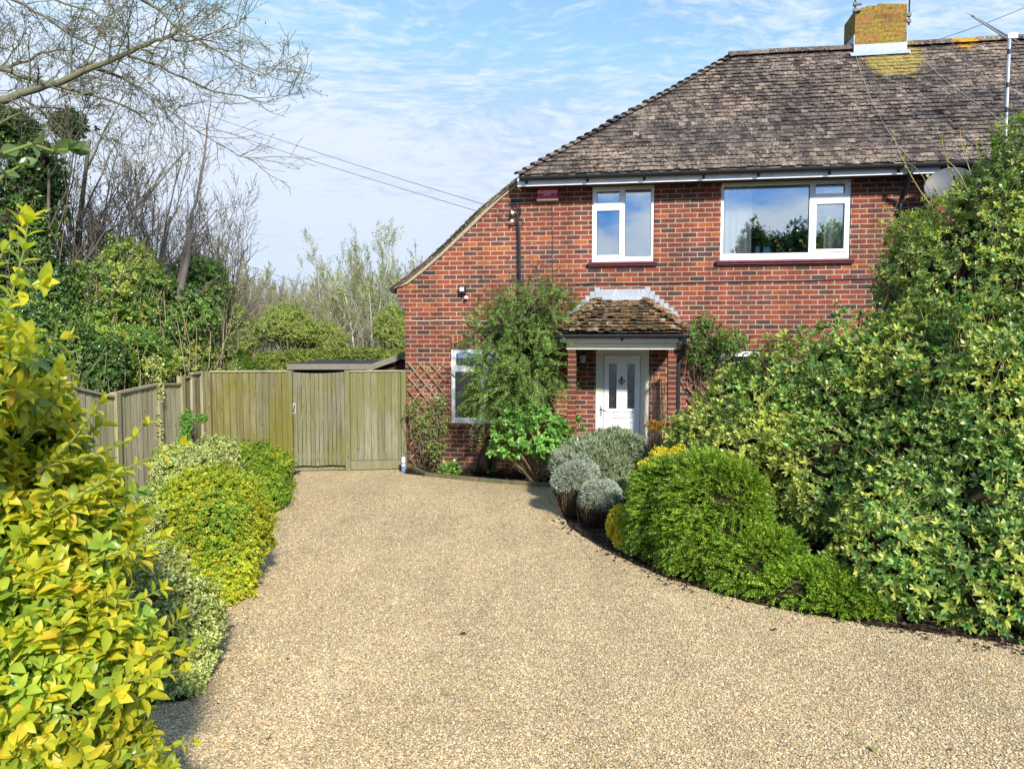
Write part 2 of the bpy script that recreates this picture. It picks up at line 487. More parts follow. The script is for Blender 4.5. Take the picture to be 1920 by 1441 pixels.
def mat_glass(name, refl=0.5, tint=(0.86, 0.93, 1.0), rough=0.0, wavy=0.0):
    m, N, out = new_mat(name)
    ins = {'Color': (*tint, 1), 'Roughness': rough}
    if wavy:
        ins['Normal'] = N.n('ShaderNodeBump', {'Height': N.noise(obj_co(N), 30, 4), 'Distance': 0.01, 'Strength': wavy}).outputs[0]
    g = N.n('ShaderNodeBsdfGlossy', ins)
    t = N.n('ShaderNodeBsdfTransparent', {'Color': (0.93, 0.95, 0.95, 1)})
    lw = N.n('ShaderNodeFresnel', {'IOR': 1.5}).outputs[0]
    f = N.m('ADD', N.m('MULTIPLY', lw, 0.8), refl, clamp=True)
    mx = N.n('ShaderNodeMixShader', {0: f, 1: t.outputs[0], 2: g.outputs[0]})
    N.link(mx.outputs[0], out.inputs[0])
    return m
glass_m = mat_glass('window_glass', 0.36, (0.90, 0.96, 1.0))
grey_lead_m = mat_plain('dull_lead', (0.12, 0.12, 0.13), 0.5, 0.4)
dglass_m = mat_glass('door_glass', 0.03, rough=0.12, wavy=0.6)

# ------------------------------------------------------------------ the brick house
house = empty('brick_house', HO, -TH, label='red brick semi-detached house with steep brown tiled roof and small hipped porch', cat='house')

def wz(px, y, v=0.0): return wall(px, y, v)[1]
def wu(px, v=0.0, y=600): return wall(px, y, v)[0]
def rect(x0, y0, x1, y1, v=0.0):
    """pixel rectangle on the wall plane -> u0,u1,z0,z1 (averaged)"""
    u0, u1 = wu(x0, v, (y0 + y1) / 2), wu(x1, v, (y0 + y1) / 2)
    xm = (x0 + x1) / 2
    return u0, u1, wz(xm, y1, v), wz(xm, y0, v)

def plate(mb, x0, x1, z0, z1, holes, y0, y1, top=None):
    xs = sorted({x0, x1, *[min(max(h[i], x0), x1) for h in holes for i in (0, 1)], *([p[0] for p in top if x0 < p[0] < x1] if top else [])})
    tz = (lambda x: np.interp(x, [p[0] for p in top], [p[1] for p in top])) if top else (lambda x: z1)
    for a, b in zip(xs, xs[1:]):
        if b - a < 1e-6: continue
        xm = (a + b) / 2
        hs = sorted([(h[2], h[3]) for h in holes if h[0] < xm < h[1]])
        z = z0
        for (h0, h1) in hs:
            if h0 > z + 1e-6: mb.box(a, b, y0, y1, z, h0)
            z = max(z, h1)
        ta, tb = float(tz(a)), float(tz(b))
        if min(ta, tb) > z + 1e-4 or max(ta, tb) > z + 1e-4:
            ta, tb = max(ta, z + 1e-4), max(tb, z + 1e-4)
            mb.hexa([(a, y0, z), (b, y0, z), (b, y1, z), (a, y1, z), (a, y0, ta), (b, y0, tb), (b, y1, tb), (a, y1, ta)])

# openings, measured on the wall (u0,u1,z0,z1)
WA = rect(1110, 345, 1226.5, 491)
WB = rect(1351.5, 331, 1595, 487)
WC = rect(845.5, 654, 960, 794)
WD = rect(1349, 657, 1425, 800)
uE_door = (wu(1117, 0, 700), wu(1217, 0, 700))
zdoor = wz(1166, 650)
DOOR = (uE_door[0], uE_door[1], 0.0, zdoor)

# roof planes
VE = -0.31
ue, ze = wall(973, 329, VE)
ue = ue; PF = math.tan(R(50))
def hit_front(px, py):
    """pixel -> point on the front roof slope, in house axes"""
    d = ray(px, py); o = Vector((0, 0, H)) - HO
    du, dv = d.dot(DU), d.dot(DV); ou, ov = o.dot(DU), o.dot(DV)
    # oz + t dz = ze + (ov + t dv - VE) * PF
    t = (ze + (ov - VE) * PF - H) / (d.z - dv * PF)
    return Vector((ou + t * du, ov + t * dv, H + t * d.z))
RG = hit_front(1379, 104)
UR = 15.0
z_eave_wall = ze - 0.12

# top of the brickwork along the left verge
vb = [(744.4, 541), (757, 534), (771, 526.7), (809, 495.5), (844, 463), (889, 420), (915.5, 393), (942, 369), (972, 345)]
top = [wall(*p) for p in vb]
vt = [(738, 537.8), (764, 519), (793, 495.5), (831, 462), (875.5, 418), (909, 385.5), (942, 359), (971, 335)]
vtop = [wall(x, y, -0.06) for x, y in vt]
mb = MB()
zt = z_eave_wall
prof = [p for p in top if p[0] >= 0]
z0w = float(np.interp(0, [p[0] for p in top], [p[1] for p in top]))
plate(mb, 0.0, UR, 0.0, zt, [WA, WB, WC, WD, DOOR], 0.0, 0.28, top=[(0, z0w)] + [p for p in prof if p[0] > 0.02] + [(ue + 0.05, zt), (UR, zt)])
# three corbelled courses under the low eaves
ul = top[0][0]
zc0 = wz(757, 578)
for i in range(3):
    mb.box(ul * (i + 1) / 3, 0.0, 0.0, 0.28, zc0 + i * 0.075, zc0 + (i + 1) * 0.075)
mb.hexa([(ul, 0, zc0 + .225), (0, 0, zc0 + .225), (0, .28, zc0 + .225), (ul, .28, zc0 + .225), (ul, 0, top[0][1]), (0, 0, z0w), (0, .28, z0w), (ul, .28, top[0][1])])
mb.build('front_wall', brick_m, house)
# side, back and far walls
D_H = 2 * (RG.y - VE) + VE - 0.4
mb = MB()
mb.box(0.0, 0.28, 0.283, D_H, 0, z0w - 0.02)
mb.build('side_wall', brick_m, house)
mb = MB(); plate(mb, 0.0, UR, 0.0, zt, [], D_H + 0.003, D_H + 0.28, top=[(0, z0w - .05)] + [(p[0], p[1] - .05) for p in prof if p[0] > 0.02] + [(ue + 0.05, zt - .05), (UR, zt)])
mb.build('back_wall', brick_m, house)
mb = MB().box(UR - 0.28, UR - 0.003, 0.283, D_H, 0, zt)
mb.build('end_wall', brick_m, house)
mb = MB().box(0.3, UR - 0.3, 0.283, D_H - 0.01, 2.52, 2.72)
mb.build('upper_floor', dark_m, house)
mb = MB().box(ue + 0.3, UR - 0.3, 3.2, 3.3, 0.02, zt - 0.02)
mb.build('inner_wall', dark_m, house)
mb = MB().box(ue + 0.3, UR - 0.3, 0.283, D_H - 0.01, zt - 0.03, zt)
mb.build('ceiling', dark_m, house)

# soldier course over the ground-floor window
s0, s1, sz0, sz1 = rect(843, 628.5, 962, 652.5)
MB().box(s0, s1, -0.003, 0.002, sz0, sz1).build('window_arch', soldier_m, house)

def tiles(mb, A, B, Cc, D, gauge, width, jit=1.0, th=0.013, lift=0.016, right_clip=None):
    A, B, Cc, D = map(Vector, (A, B, Cc, D))
    n = (B - A).cross(D - A).normalized()
    if n.z < 0: n = -n
    sl = (D - A); sl -= (B - A).normalized() * sl.dot((B - A).normalized())
    rows = max(2, round(sl.length / gauge))
    sd_ = sl.normalized()
    g = sl.length / rows
    ph = rnd.random() * 10
    for i in range(rows):
        f = i / rows
        L = A.lerp(D, f); Rr = B.lerp(Cc, f)
        w = (Rr - L).length; e = (Rr - L).normalized()
        k = int(w / width) + 1
        x = -width * (0.5 if i % 2 else 0.0)
        sag = 0.006 * math.sin(i * 1.7 + ph)
        while x < w:
            ww = width * (0.965)
            x0, x1 = max(x, 0), min(x + ww, w)
            x += width
            if x1 - x0 < 0.02: continue
            wob = 0.010 * math.sin(x * 0.9 + i * 0.31) * jit + sag
            dz0 = lift + rnd.gauss(0, 0.0045) * jit + wob * 0.5
            dz1 = dz0 + rnd.gauss(0, 0.003) * jit
            dd = rnd.gauss(0, 0.006) * jit
            skew = rnd.gauss(0, 0.006) * jit
            p = L + e * x0 - sd_ * (0.01 - dd); q = L + e * x1 - sd_ * (0.01 - dd - skew)
            u = L + e * x0 + sd_ * (g * 1.12); v = L + e * x1 + sd_ * (g * 1.12)
            # clip the heads of hip-side tiles to the row above
            t0, t1 = n * dz0, n * dz1
            mb.hexa([p + t0, q + t1, v - n * 0.004, u - n * 0.004, p + t0 + n * th, q + t1 + n * th, v + n * (th - 0.004), u + n * (th - 0.004)])
    return rows, g

chim_c = hit_front(1650, 100)
tile_m = mat_tile('clay_tile', 0.8, centre=[((chim_c.x + 0.15, chim_c.y - 0.1, chim_c.z - 0.1), 0.66, (0.34, 0.26, 0.05), 0.75), ((chim_c.x + 1.35, chim_c.y + 0.1, chim_c.z + 0.25), 0.32, (0.5, 0.27, 0.02), 0.9)])
E = Vector((ue, VE, ze))
mb = MB()
tiles(mb, E, (UR, VE, ze), (UR, RG.y, RG.z), RG, 0.10, 0.098)
roof = mb.build('roof', tile_m, house, label='steep brown clay tiled roof with yellow lichen below the chimney')
# boarding under the tiles, back slope and the left hip/catslide slope
back_e = Vector((ue, 2 * RG.y - VE, ze))
mb = MB()
o_ = Vector((0, 0, -0.012))
mb.poly([E + o_, Vector((UR, VE, ze)) + o_, Vector((UR, RG.y, RG.z)) + o_, RG + o_])
mb.poly([RG + o_, Vector((UR, RG.y, RG.z)) + o_, Vector((UR, back_e.y, ze)) + o_, back_e + o_])
mb.build('roof_boarding', mortar_m, roof)
mb = MB()
low = [Vector((u, -0.06, z)) for u, z in vtop]
lowb = [Vector((u, back_e.y, z)) for u, z in vtop]
th_ = Vector((0, 0, -0.045))
for a, b, c_, d in zip(low, low[1:], lowb[1:], lowb):
    mb.poly([a, b, c_, d]); mb.poly([a + th_, d + th_, c_ + th_, b + th_])
    mb.poly([a + th_, b + th_, b, a])
mb.poly([low[-1], E + Vector((0, 0, 0.01)), RG, Vector((RG.x, back_e.y - (RG.y - VE), RG.z)), back_e, lowb[-1]])
mb.build('side_slope', tile_m, house)
# undercloak and projecting verge tiles
mb = MB()
for a, b in zip(vt, vt[1:]):
    ua, za = wall(a[0], a[1], -0.06); ub, zb = wall(b[0], b[1], -0.06)
    L = math.hypot(ub - ua, zb - za); k = max(1, round(L / 0.105)); du, dz = (ub - ua) / L, (zb - za) / L
    for i in range(k):
        t = i / k
        u, z = ua + (ub - ua) * t, za + (zb - za) * t
        r_ = rnd.uniform(-0.006, 0.006)
        x0, z0_ = u - du * 0.02 - dz * 0.022, z - dz * 0.02 + du * 0.022 + r_
        x1, z1_ = u + du * 0.15 - dz * 0.002, z + dz * 0.15 + du * 0.002 + r_
        mb.hexa([(x0, -0.075 + r_, z0_), (x1, -0.075 + r_, z1_), (x1, 0.2, z1_), (x0, 0.2, z0_),
                 (x0 - dz * 0.014, -0.075 + r_, z0_ + du * 0.014), (x1 - dz * 0.014, -0.075 + r_, z1_ + du * 0.014), (x1 - dz * 0.014, 0.2, z1_ + du * 0.014), (x0 - dz * 0.014, 0.2, z0_ + du * 0.014)])
mb.build('verge_tiles', tile_m, house)
mb = MB()
for (a, b), (c_, d) in zip(zip(vt, vt[1:]), zip(vb[1:], vb[2:] + [vb[-1]])):
    pass
pts_t = [wall(x, y, -0.03) for x, y in vt]
pts_b = [(np.interp(u, [p[0] for p in top], [p[1] for p in top])) for u, z in pts_t]
for i in range(len(pts_t) - 1):
    (u0, zA), (u1, zB) = pts_t[i], pts_t[i + 1]
    b0, b1 = pts_b[i] - 0.02, pts_b[i + 1] - 0.02
    if u0 < top[0][0]: b0 = zA - 0.04
    mb.hexa([(u0, -0.035, b0), (u1, -0.035, b1), (u1, 0.0, b1), (u0, 0.0, b0), (u0, -0.035, zA), (u1, -0.035, zB), (u1, 0.0, zB), (u0, 0.0, zA)])
mb.build('verge_mortar', mortar_m, house)
# bonnet tiles up the hip, half-round ridge tiles
mb = MB()
hp = RG - E; kk = int(hp.length / 0.155)
hd = hp.normalized(); side = Vector((1, -1.0, 0)); side = (side - hd * side.dot(hd)).normalized(); upn = hd.cross(side); upn = upn if upn.z > 0 else -upn
for i in range(kk):
    c0 = E + hp * ((i - 0.15) / kk) + upn * (0.035 + rnd.gauss(0, 0.005)); c1 = E + hp * ((i + 1.05) / kk) + upn * 0.0
    s0_, s1_ = 0.10, 0.05
    ring0 = [c0 + side * (s0_ * math.cos(t)) + upn * (0.045 * math.sin(t)) for t in (0, 0.8, 1.57, 2.34, 3.14)]
    ring1 = [c1 + side * (s1_ * math.cos(t)) + upn * (0.03 * math.sin(t)) for t in (0, 0.8, 1.57, 2.34, 3.14)]
    n = len(mb.v); mb.v += [tuple(p) for p in ring0 + ring1]
    for j in range(4): mb.face((n + j, n + j + 1, n + 6 + j, n + 5 + j))
    mb.face((n, n + 4, n + 3, n + 2, n + 1))
mb.build('hip_tiles', tile_m, roof)
mb = MB()
x = RG.x - 0.12
while x < UR:
    x1 = min(x + 0.33, UR)
    dzz = rnd.gauss(0, 0.006)
    for (xa, xb, rr) in ((x, x1, 0.105),):
        n = len(mb.v)
        for xx, r_ in ((xa, rr), (xb - 0.004, rr * 0.97)):
            for j in range(7):
                t = math.pi * j / 6
                mb.v.append((xx, RG.y - r_ * 1.15 * math.cos(t), RG.z - 0.035 + dzz + r_ * math.sin(t)))
        for j in range(6): mb.face((n + j, n + 7 + j, n + 8 + j, n + j + 1))
        mb.face([n + j for j in range(7)])
    x = x1
mb.build('ridge_tiles', tile_m, roof)

# chimney
cf = hit_front(1600, 106); cr = hit_front(1699, 106)
cu0, cu1 = cf.x + 0.02, cr.x + 0.02
cv0 = (cf.y + cr.y) / 2 + 0.05
ctop = at(1650, 11, (HO + DU * cu0 + DV * cv0).y).z - 0
cyb = cv0 + 0.62
mb = MB()
nx = 9
bx = cu1 - cu0
mb.box(cu0, cu1, cv0, cyb, RG.z - 1.0, ctop - 0.10)
for i in range(nx):                      # ragged broken top course
    a, b = cu0 + bx * i / nx, cu0 + bx * (i + 1) / nx
    mb.box(a, b - 0.003, cv0 + 0.002, cyb - 0.002, ctop - 0.10, ctop - 0.055 + 0.055 * math.sin(i * 0.33) + rnd.uniform(-0.015, 0.015))
chim = mb.build('chimney', chim_m, roof, label='squat brick chimney furred with yellow lichen')
mb = MB()
mb.box(cu0 - 0.012, cu1 + 0.012, cv0 - 0.014, cv0 - 0.002, cf.z + 0.0, cf.z + 0.19)
mb.box(cu0 - 0.015, cu0 - 0.002, cv0 - 0.01, cyb, cf.z + 0.05, cf.z + 0.36)
mb.box(cu1 + 0.002, cu1 + 0.015, cv0 - 0.01, cyb, cf.z + 0.05, cf.z + 0.36)
apr = Vector((0, -0.14, -0.14 * PF))
a0 = Vector((cu0 - 0.08, cv0 - 0.016, cf.z + 0.03 + 0.02)); b0 = Vector((cu1 + 0.05, cv0 - 0.016, cf.z + 0.03 + 0.02))
nn = Vector((0, -PF, 1)).normalized() * 0.02
mb.poly([a0 + apr * 0.5 + nn, b0 + apr * 0.5 + nn, b0 + nn, a0 + nn])
mb.build('lead_flashing', lead_m, roof, label='grey lead flashing round the chimney foot')

# fascia, soffit heads and gutter
uf1 = wu(1762, VE, 310)
zf1 = wz(1400, 321.5, VE); zf0 = wz(1400, 336.5, VE)
# keep the fascia level: height taken in the middle of the run
MB().box(ue - 0.02, uf1, VE - 0.022, VE, zf0, ze - 0.06).build('fascia', fascia_m, house)
MB().box(uf1 + 0.002, UR, VE - 0.02, VE, zf0, ze - 0.01).build('fascia', black_m, house, label='dark fascia of the adjoining half of the house')
MB().box(ue - 0.02, ue, VE + 0.001, 0.0, zf0, ze - 0.02).build('fascia_return', fascia_m, house)
MB().box(ue, UR, VE + 0.001, -0.002, zf0 + 0.02, zf0 + 0.03).build('soffit', dark_m, house)
gz = ze - 0.045
mb = MB()
ng = 8; segs = []
n = 0
def half_gutter(mb, x0, x1, y, z, r):
    n = len(mb.v)
    for xx in (x0, x1):
        for j in range(9):
            t = math.pi + math.pi * j / 8
            mb.v.append((xx, y + r * math.cos(t), z + r * math.sin(t) * 1.05))
        for j in range(9):
            t = math.pi + math.pi * (8 - j) / 8
            mb.v.append((xx, y + (r - 0.006) * math.cos(t), z + (r - 0.006) * math.sin(t) * 1.05))
    for j in range(17): mb.face((n + j, n + j + 1, n + 19 + j, n + 18 + j))
    mb.face((n + 17, n, n + 18, n + 35))
    mb.face([n + j for j in range(9)])
gy = VE - 0.085
half_gutter(mb, ue + 0.02, UR, gy, gz, 0.058)
gut = mb.build('gutter', black_m, house)
for px in (983, 1098, 1205, 1317, 1420, 1554, 1684):
    u = wu(px, VE - 0.1, 325)
    m2 = MB()
    half_gutter(m2, u, u + 0.05, gy, gz - 0.001, 0.066)
    m2.box(u + 0.008, u + 0.042, VE - 0.04, VE - 0.023, gz - 0.10, gz - 0.02)
    m2.build('gutter_bracket', black_m, gut)
# outlet and downpipe
u = wu(1703, VE, 325)
m2 = MB()
m2.tube([(u, gy, gz - 0.03), (u, gy, gz - 0.13), (u, gy + 0.04, gz - 0.18), (u, -0.1, gz - 0.42), (u, -0.055, gz - 0.5), (u, -0.055, 0.1)], [0.045, 0.036, 0.034, 0.034, 0.034, 0.034], 10)
m2.build('downpipe', black_m, house)
# low eaves gutter end at the far left
uL, zL = wall(733, 541, 0.1)
m2 = MB()
n = len(m2.v)
m2.tube([(vtop[0][0] - 0.03, -0.04, vtop[0][1] - 0.05), (vtop[0][0] - 0.03, D_H, vtop[0][1] - 0.05)], 0.05, 8)
m2.build('side_gutter', black_m, house)

# ------------------------------------------------------------------ windows
def ring(mb, x0, x1, z0, z1, t, y0, y1):
    plate(mb, x0 - t, x1 + t, z0 - t, z1 + t, [(x0, x1, z0, z1)], y0, y1)
def window(outer, panes, v0=0.02, head=None, sill=None, sash=(), label=None):
    u0, u1, z0, z1 = outer
    mb = MB()
    e = 0.004
    zt_ = z1 - (head or 0)
    plate(mb, u0 + e, u1 - e, z0 + e, zt_ - 0.001, panes, v0, v0 + 0.07)
    w = mb.build('window', upvc, house, label=label)
    m2 = MB()
    for i in sash:
        ring(m2, *panes[i], 0.042, v0 - 0.014, v0 - 0.0005)
    for i, p in enumerate(panes):
        mg = MB()
    if sash:
        m2.build('sash', upvc, w)
    m4 = MB()
    for p in panes:
        ring(m4, p[0] + 0.007, p[1] - 0.007, p[2] + 0.007, p[3] - 0.007, 0.007, v0 + 0.018, v0 + 0.03)
    m4.build('gasket', black_m, w)
    for p in panes:
        MB().box(p[0], p[1], v0 + 0.030, v0 + 0.034, p[2], p[3]).build('pane', glass_m, w)
    if head:
        MB().box(u0 + e, u1 - e, v0 - 0.012, v0 + 0.07, zt_, z1 - e).build('head_board', cream_m, w)
    if sill:
        ms = MB()
        ms.box(u0 - 0.055, u1 + 0.055, -0.085, v0 - 0.016, z0 - 0.032, z0 - 0.002)
        ms.box(u0 - 0.055, u1 + 0.055, -0.06, -0.003, z0 - 0.062, z0 - 0.033)
        ms.build('sill', sill_m, w)
    MB().box(u0 + e, u1 - e, v0 + 0.08, 0.42, z0 - 0.02, z0 + 0.002).build('inner_sill', upvc, w)
    return w
window(WA, [rect(1119, 358.5, 1162.5, 380), rect(1118.5, 394.5, 1161.5, 478), rect(1171.5, 354.5, 1221, 480.5)], head=0.075, sill=True, sash=(0, 1), label='narrow upstairs window of three panes above the porch')
window(WB, [rect(1357, 347.5, 1518, 474.5), rect(1530, 344.5, 1585, 362.5), rect(1530.5, 381.5, 1583.5, 466.5)], head=0.10, sill=True, sash=(1, 2), label='wide upstairs picture window with a narrow casement at its right')
window(WC, [rect(855, 663, 901, 685), rect(853, 697, 901, 783), rect(909, 663, 954, 783)], sill=True, sash=(0, 1), label='ground-floor window half hidden by the climbing conifer')
window(WD, [rect(1357, 668, 1417, 790)], sill=True, sash=(), label='ground-floor window almost hidden behind the big shrub')

fabric_m = mat_plain('curtain_fabric', (0.88, 0.90, 0.88), 0.9, 0.1, 0.04, 4)
def curtain(x0, x1, y0, y1, v, folds, label):
    u0, u1, z0, z1 = rect(x0, y0, x1, y1, v)
    mb = MB(); k = folds * 8
    for i in range(k + 1):
        t = i / k
        w_ = 0.028 * math.sin(t * folds * 2 * math.pi) + 0.01 * math.sin(t * 17)
        mb.v += [(u0 + (u1 - u0) * t, v + w_, z0), (u0 + (u1 - u0) * t, v + w_ * 0.7, z1)]
    for i in range(k): mb.face((2 * i, 2 * i + 2, 2 * i + 3, 2 * i + 1))
    o = mb.build('curtain', fabric_m, None, True, label=label, cat='curtain')
    o.location = HO; o.rotation_euler = (0, 0, -TH)
curtain(1352, 1409, 338, 480, 0.22, 5, 'wide white curtain behind the left end of the big upstairs window')
curtain(1545, 1592, 338, 480, 0.22, 4, 'narrow white curtain behind the right casement of the big upstairs window')
blue_m = mat_plain('pale_blue_card', (0.12, 0.50, 0.85), 0.4, 0.4, 0.05)
for (x0, x1, y0, lab) in ((1417, 1425, 461, 'tall thin light blue box standing inside the big upstairs window'), (1431.5, 1445, 463, 'squat light blue box standing inside the big upstairs window')):
    u0, u1, z0, z1 = rect(x0, y0, x1, 475, 0.1)
    mb = MB()
    mb.hexa([(u0, 0.12, WB[2] + .004), (u1, 0.12, WB[2] + .004), (u1, 0.18, WB[2] + .004), (u0, 0.18, WB[2] + .004), (u0 + .004, .125, z1), (u1 - .004, .125, z1), (u1 - .004, .175, z1), (u0 + .004, .175, z1)])
    mb.box(u0 + 0.004, u1 - 0.004, 0.117, 0.119, z1 - 0.03, z1 - 0.02)
    o = mb.build('box', blue_m, None, label=lab, cat='box'); o.location = HO; o.rotation_euler = (0, 0, -TH)

# ------------------------------------------------------------------ front door
VD = 0.03
leaf = (*[wu(x, VD, 700) for x in (1133, 1200)], 0.03, wz(1166, 665.5, VD))
g1 = rect(1141.5, 682, 1156, 766, VD); g2 = rect(1176, 682, 1190, 766, VD)
mb = MB()
plate(mb, DOOR[0] + .003, DOOR[1] - .003, 0.02, DOOR[3] - .003, [(leaf[0] - .008, leaf[1] + .008, 0.0, leaf[3] + .008)], VD - 0.02, VD + 0.06)
plate(mb, DOOR[0] + .003, DOOR[1] - .003, 0.02, DOOR[3] - .003, [(DOOR[0] + 0.055, DOOR[1] - .055, 0.0, DOOR[3] - .055)], VD - 0.032, VD - 0.0205)
frame = mb.build('door_frame', cream2_m, house)
mb = MB()
plate(mb, leaf[0], leaf[1], leaf[2], leaf[3], [g1, g2], VD - 0.012, VD + 0.04)
door = mb.build('front_door', upvc, house, label='white panelled front door with two tall glass lights')
mb = MB().box(leaf[0] - .007, leaf[1] + .007, VD + 0.045, VD + 0.05, leaf[2], leaf[3] + .007)
mb.build('door_rebate', black_m, frame)
for g in (g1, g2):
    mg = MB().box(g[0], g[1], VD + 0.01, VD + 0.014, g[2], g[3]); mg.build('glass', dglass_m, door)
    ml = MB()
    for k in range(2):
        za = g[2] + (g[3] - g[2]) * (k - 0.0) / 7; zb = za + (g[3] - g[2]) / 7
        ml.bar((g[0], VD + 0.008, za), (g[1], VD + 0.008, zb), 0.0016); ml.bar((g[1], VD + 0.0075, za), (g[0], VD + 0.0075, zb), 0.0016)
    ml.build('leading', grey_lead_m, door)
mb = MB()
for g in (g1, g2):
    gx0, gx1 = g[0] - 0.03, g[1] + 0.03
    ring(mb, g[0] - .004, g[1] + .004, g[2] - .004, g[3] + .004, 0.014, VD - 0.022, VD - 0.0125)
    mb.box(gx0 - 0.02, gx1 + 0.02, VD - 0.03, VD - 0.0125, g[2] - 0.040, g[2] - 0.022)
    zt2 = wz(1166, 788, VD)
    mb.box(gx0, gx1, VD - 0.028, VD - 0.0125, zt2 - 0.018, zt2)
    ring(mb, gx0 + .01, gx1 - .01, 0.22, zt2 - 0.03, 0.012, VD - 0.02, VD - 0.0125)
mb.build('moulding', upvc, door)
lp = rect(1151.5, 775.5, 1181, 783, VD)
mb = MB(); ring(mb, *lp, 0.006, VD - 0.02, VD - 0.0125)
mb.build('letterplate_rim', iron_m, door)
MB().box(lp[0], lp[1], VD - 0.018, VD - 0.0125, lp[2], lp[3]).build('letterplate', upvc, door)
ku, kz = wall(1165.7, 714, VD)
mb = MB()
pts = []
for i in range(21):
    t = 2 * math.pi * i / 20
    pts.append((ku + 0.042 * math.sin(t), VD - 0.03, kz + 0.036 * math.cos(t) - 0.012 * abs(math.cos(t / 2)) * (1 if i in (0, 20) else 0.4)))
mb.tube(pts, 0.0065, 6)
mb.lathe([(0, 0.088), (0.006, 0.08), (0.004, 0.07), (0.013, 0.06), (0.016, 0.045), (0.007, 0.03)], 8, (ku, VD - 0.022, kz))
mb.lathe([(0.006, -0.035), (0.014, -0.045), (0.008, -0.058), (0.0, -0.07)], 8, (ku, VD - 0.022, kz))
mb.tube([(ku - 0.03, VD - 0.028, kz + 0.02), (ku, VD - 0.028, kz - 0.012), (ku + 0.03, VD - 0.028, kz + 0.02)], 0.006, 5)
mb.tube([(ku, VD - 0.028, kz + 0.03), (ku, VD - 0.028, kz - 0.04)], 0.006, 5)
mb.build('knocker', iron_m, door)
hu, hz = wall(1127, 768, VD)
mb = MB().box(hu - 0.014, hu + 0.014, VD - 0.034, VD - 0.026, hz - 0.09, hz + 0.07)
mb.tube([(hu, VD - 0.034, hz + 0.03), (hu, VD - 0.07, hz + 0.03), (hu + 0.1, VD - 0.075, hz + 0.028)], 0.009, 7)
mb.lathe([(0.008, 0), (0.008, 0.012), (0, 0.012)], 8, (hu, VD - 0.036, hz - 0.04))
mb.build('handle', galv_m, door)
MB().box(DOOR[0] - 0.1, DOOR[1] + 0.1, -0.55, VD - 0.034, 0.0, 0.10).build('doorstep', concrete_m, house)

# ------------------------------------------------------------------ porch
VP = -0.95
zpf1, zpf0, zpb0 = wz(1185, 632, VP - .1), wz(1185, 641.5, VP - .1), wz(1185, 655, VP)
puL, puR = wu(1064.5, VP, 700), wu(1268, VP, 700)
pc = (puL + puR) / 2
pw = 0.115
for a in (puL, puR - pw):
    MB().box(a, a + pw, VP, VP + 0.215, 0.0, zpb0).build('porch_pier', pier_m, house)
MB().box(puL - 0.02, puR, VP - 0.01, VP + 0.10, zpb0 + .001, zpf0 + 0.01).build('porch_beam', cream2_m, house)
ueR = wu(1290, VP - 0.2, 620); ueL = 2 * pc - ueR
MB().box(ueL + 0.03, ueR - 0.03, VP - 0.12, VP - 0.10, zpf0, zpf1 + 0.04).build('porch_fascia', cream2_m, house)
MB().box(ueL + 0.04, ueR - 0.04, VP - 0.099, -0.002, zpf0 + 0.012, zpf0 + 0.022).build('porch_soffit', cream_m, house)
for a in (ueL + .03, ueR - .05):
    MB().box(a, a + 0.02, VP - 0.099, -0.004, zpf0, zpf1 + 0.04).build('porch_fascia_return', cream2_m, house)
VPE = VP - 0.17
zpe = wz(1185, 621.5, VPE)
t0 = wall(1126, 561, -0.02); t1 = wall(1211, 561, -0.02)
tz_ = wz(1168, 562, -0.02)
half = (t1[0] - t0[0]) / 2
AL, AR = Vector((ueL, VPE, zpe)), Vector((ueR, VPE, zpe))
TL, TR = Vector((pc - half, -0.03, tz_)), Vector((pc + half, -0.03, tz_))
mb = MB()
ptile_m = mat_tile('porch_tile', 0.55, [(0.0, (0.07, 0.05, 0.04)), (0.3, (0.13, 0.08, 0.05)), (0.55, (0.22, 0.13, 0.08)), (0.8, (0.36, 0.19, 0.10)), (0.93, (0.46, 0.29, 0.18)), (1, (0.55, 0.46, 0.33))], mossy=0.95)
tiles(mb, AL, AR, TR, TL, 0.11, 0.085, 2.2, 0.016, 0.024)
proof = mb.build('porch_roof', ptile_m, house, label='small hipped porch roof of mossy orange brown tiles')
mb = MB()
BLk, BRk = Vector((ueL, -0.004, zpe)), Vector((ueR, -0.004, zpe))
tiles(mb, BLk, AL, TL - Vector((0.02, 0, 0)), TL - Vector((0.02, 0, 0)) + Vector((0, 0.01, 0)), 0.125, 0.13, 1.0, 0.016, 0.022)
tiles(mb, AR, BRk, TR + Vector((0.02, 0.01, 0)), TR + Vector((0.02, 0, 0)), 0.125, 0.13, 1.0, 0.016, 0.022)
oz = Vector((0, 0, -0.01))
mb.poly([AL + oz, AR + oz, TR + oz, TL + oz]); mb.poly([BLk + oz, AL + oz, TL + oz]); mb.poly([AR + oz, BRk + oz, TR + oz])
mb.build('porch_side_tiles', ptile_m, proof)
mb = MB()
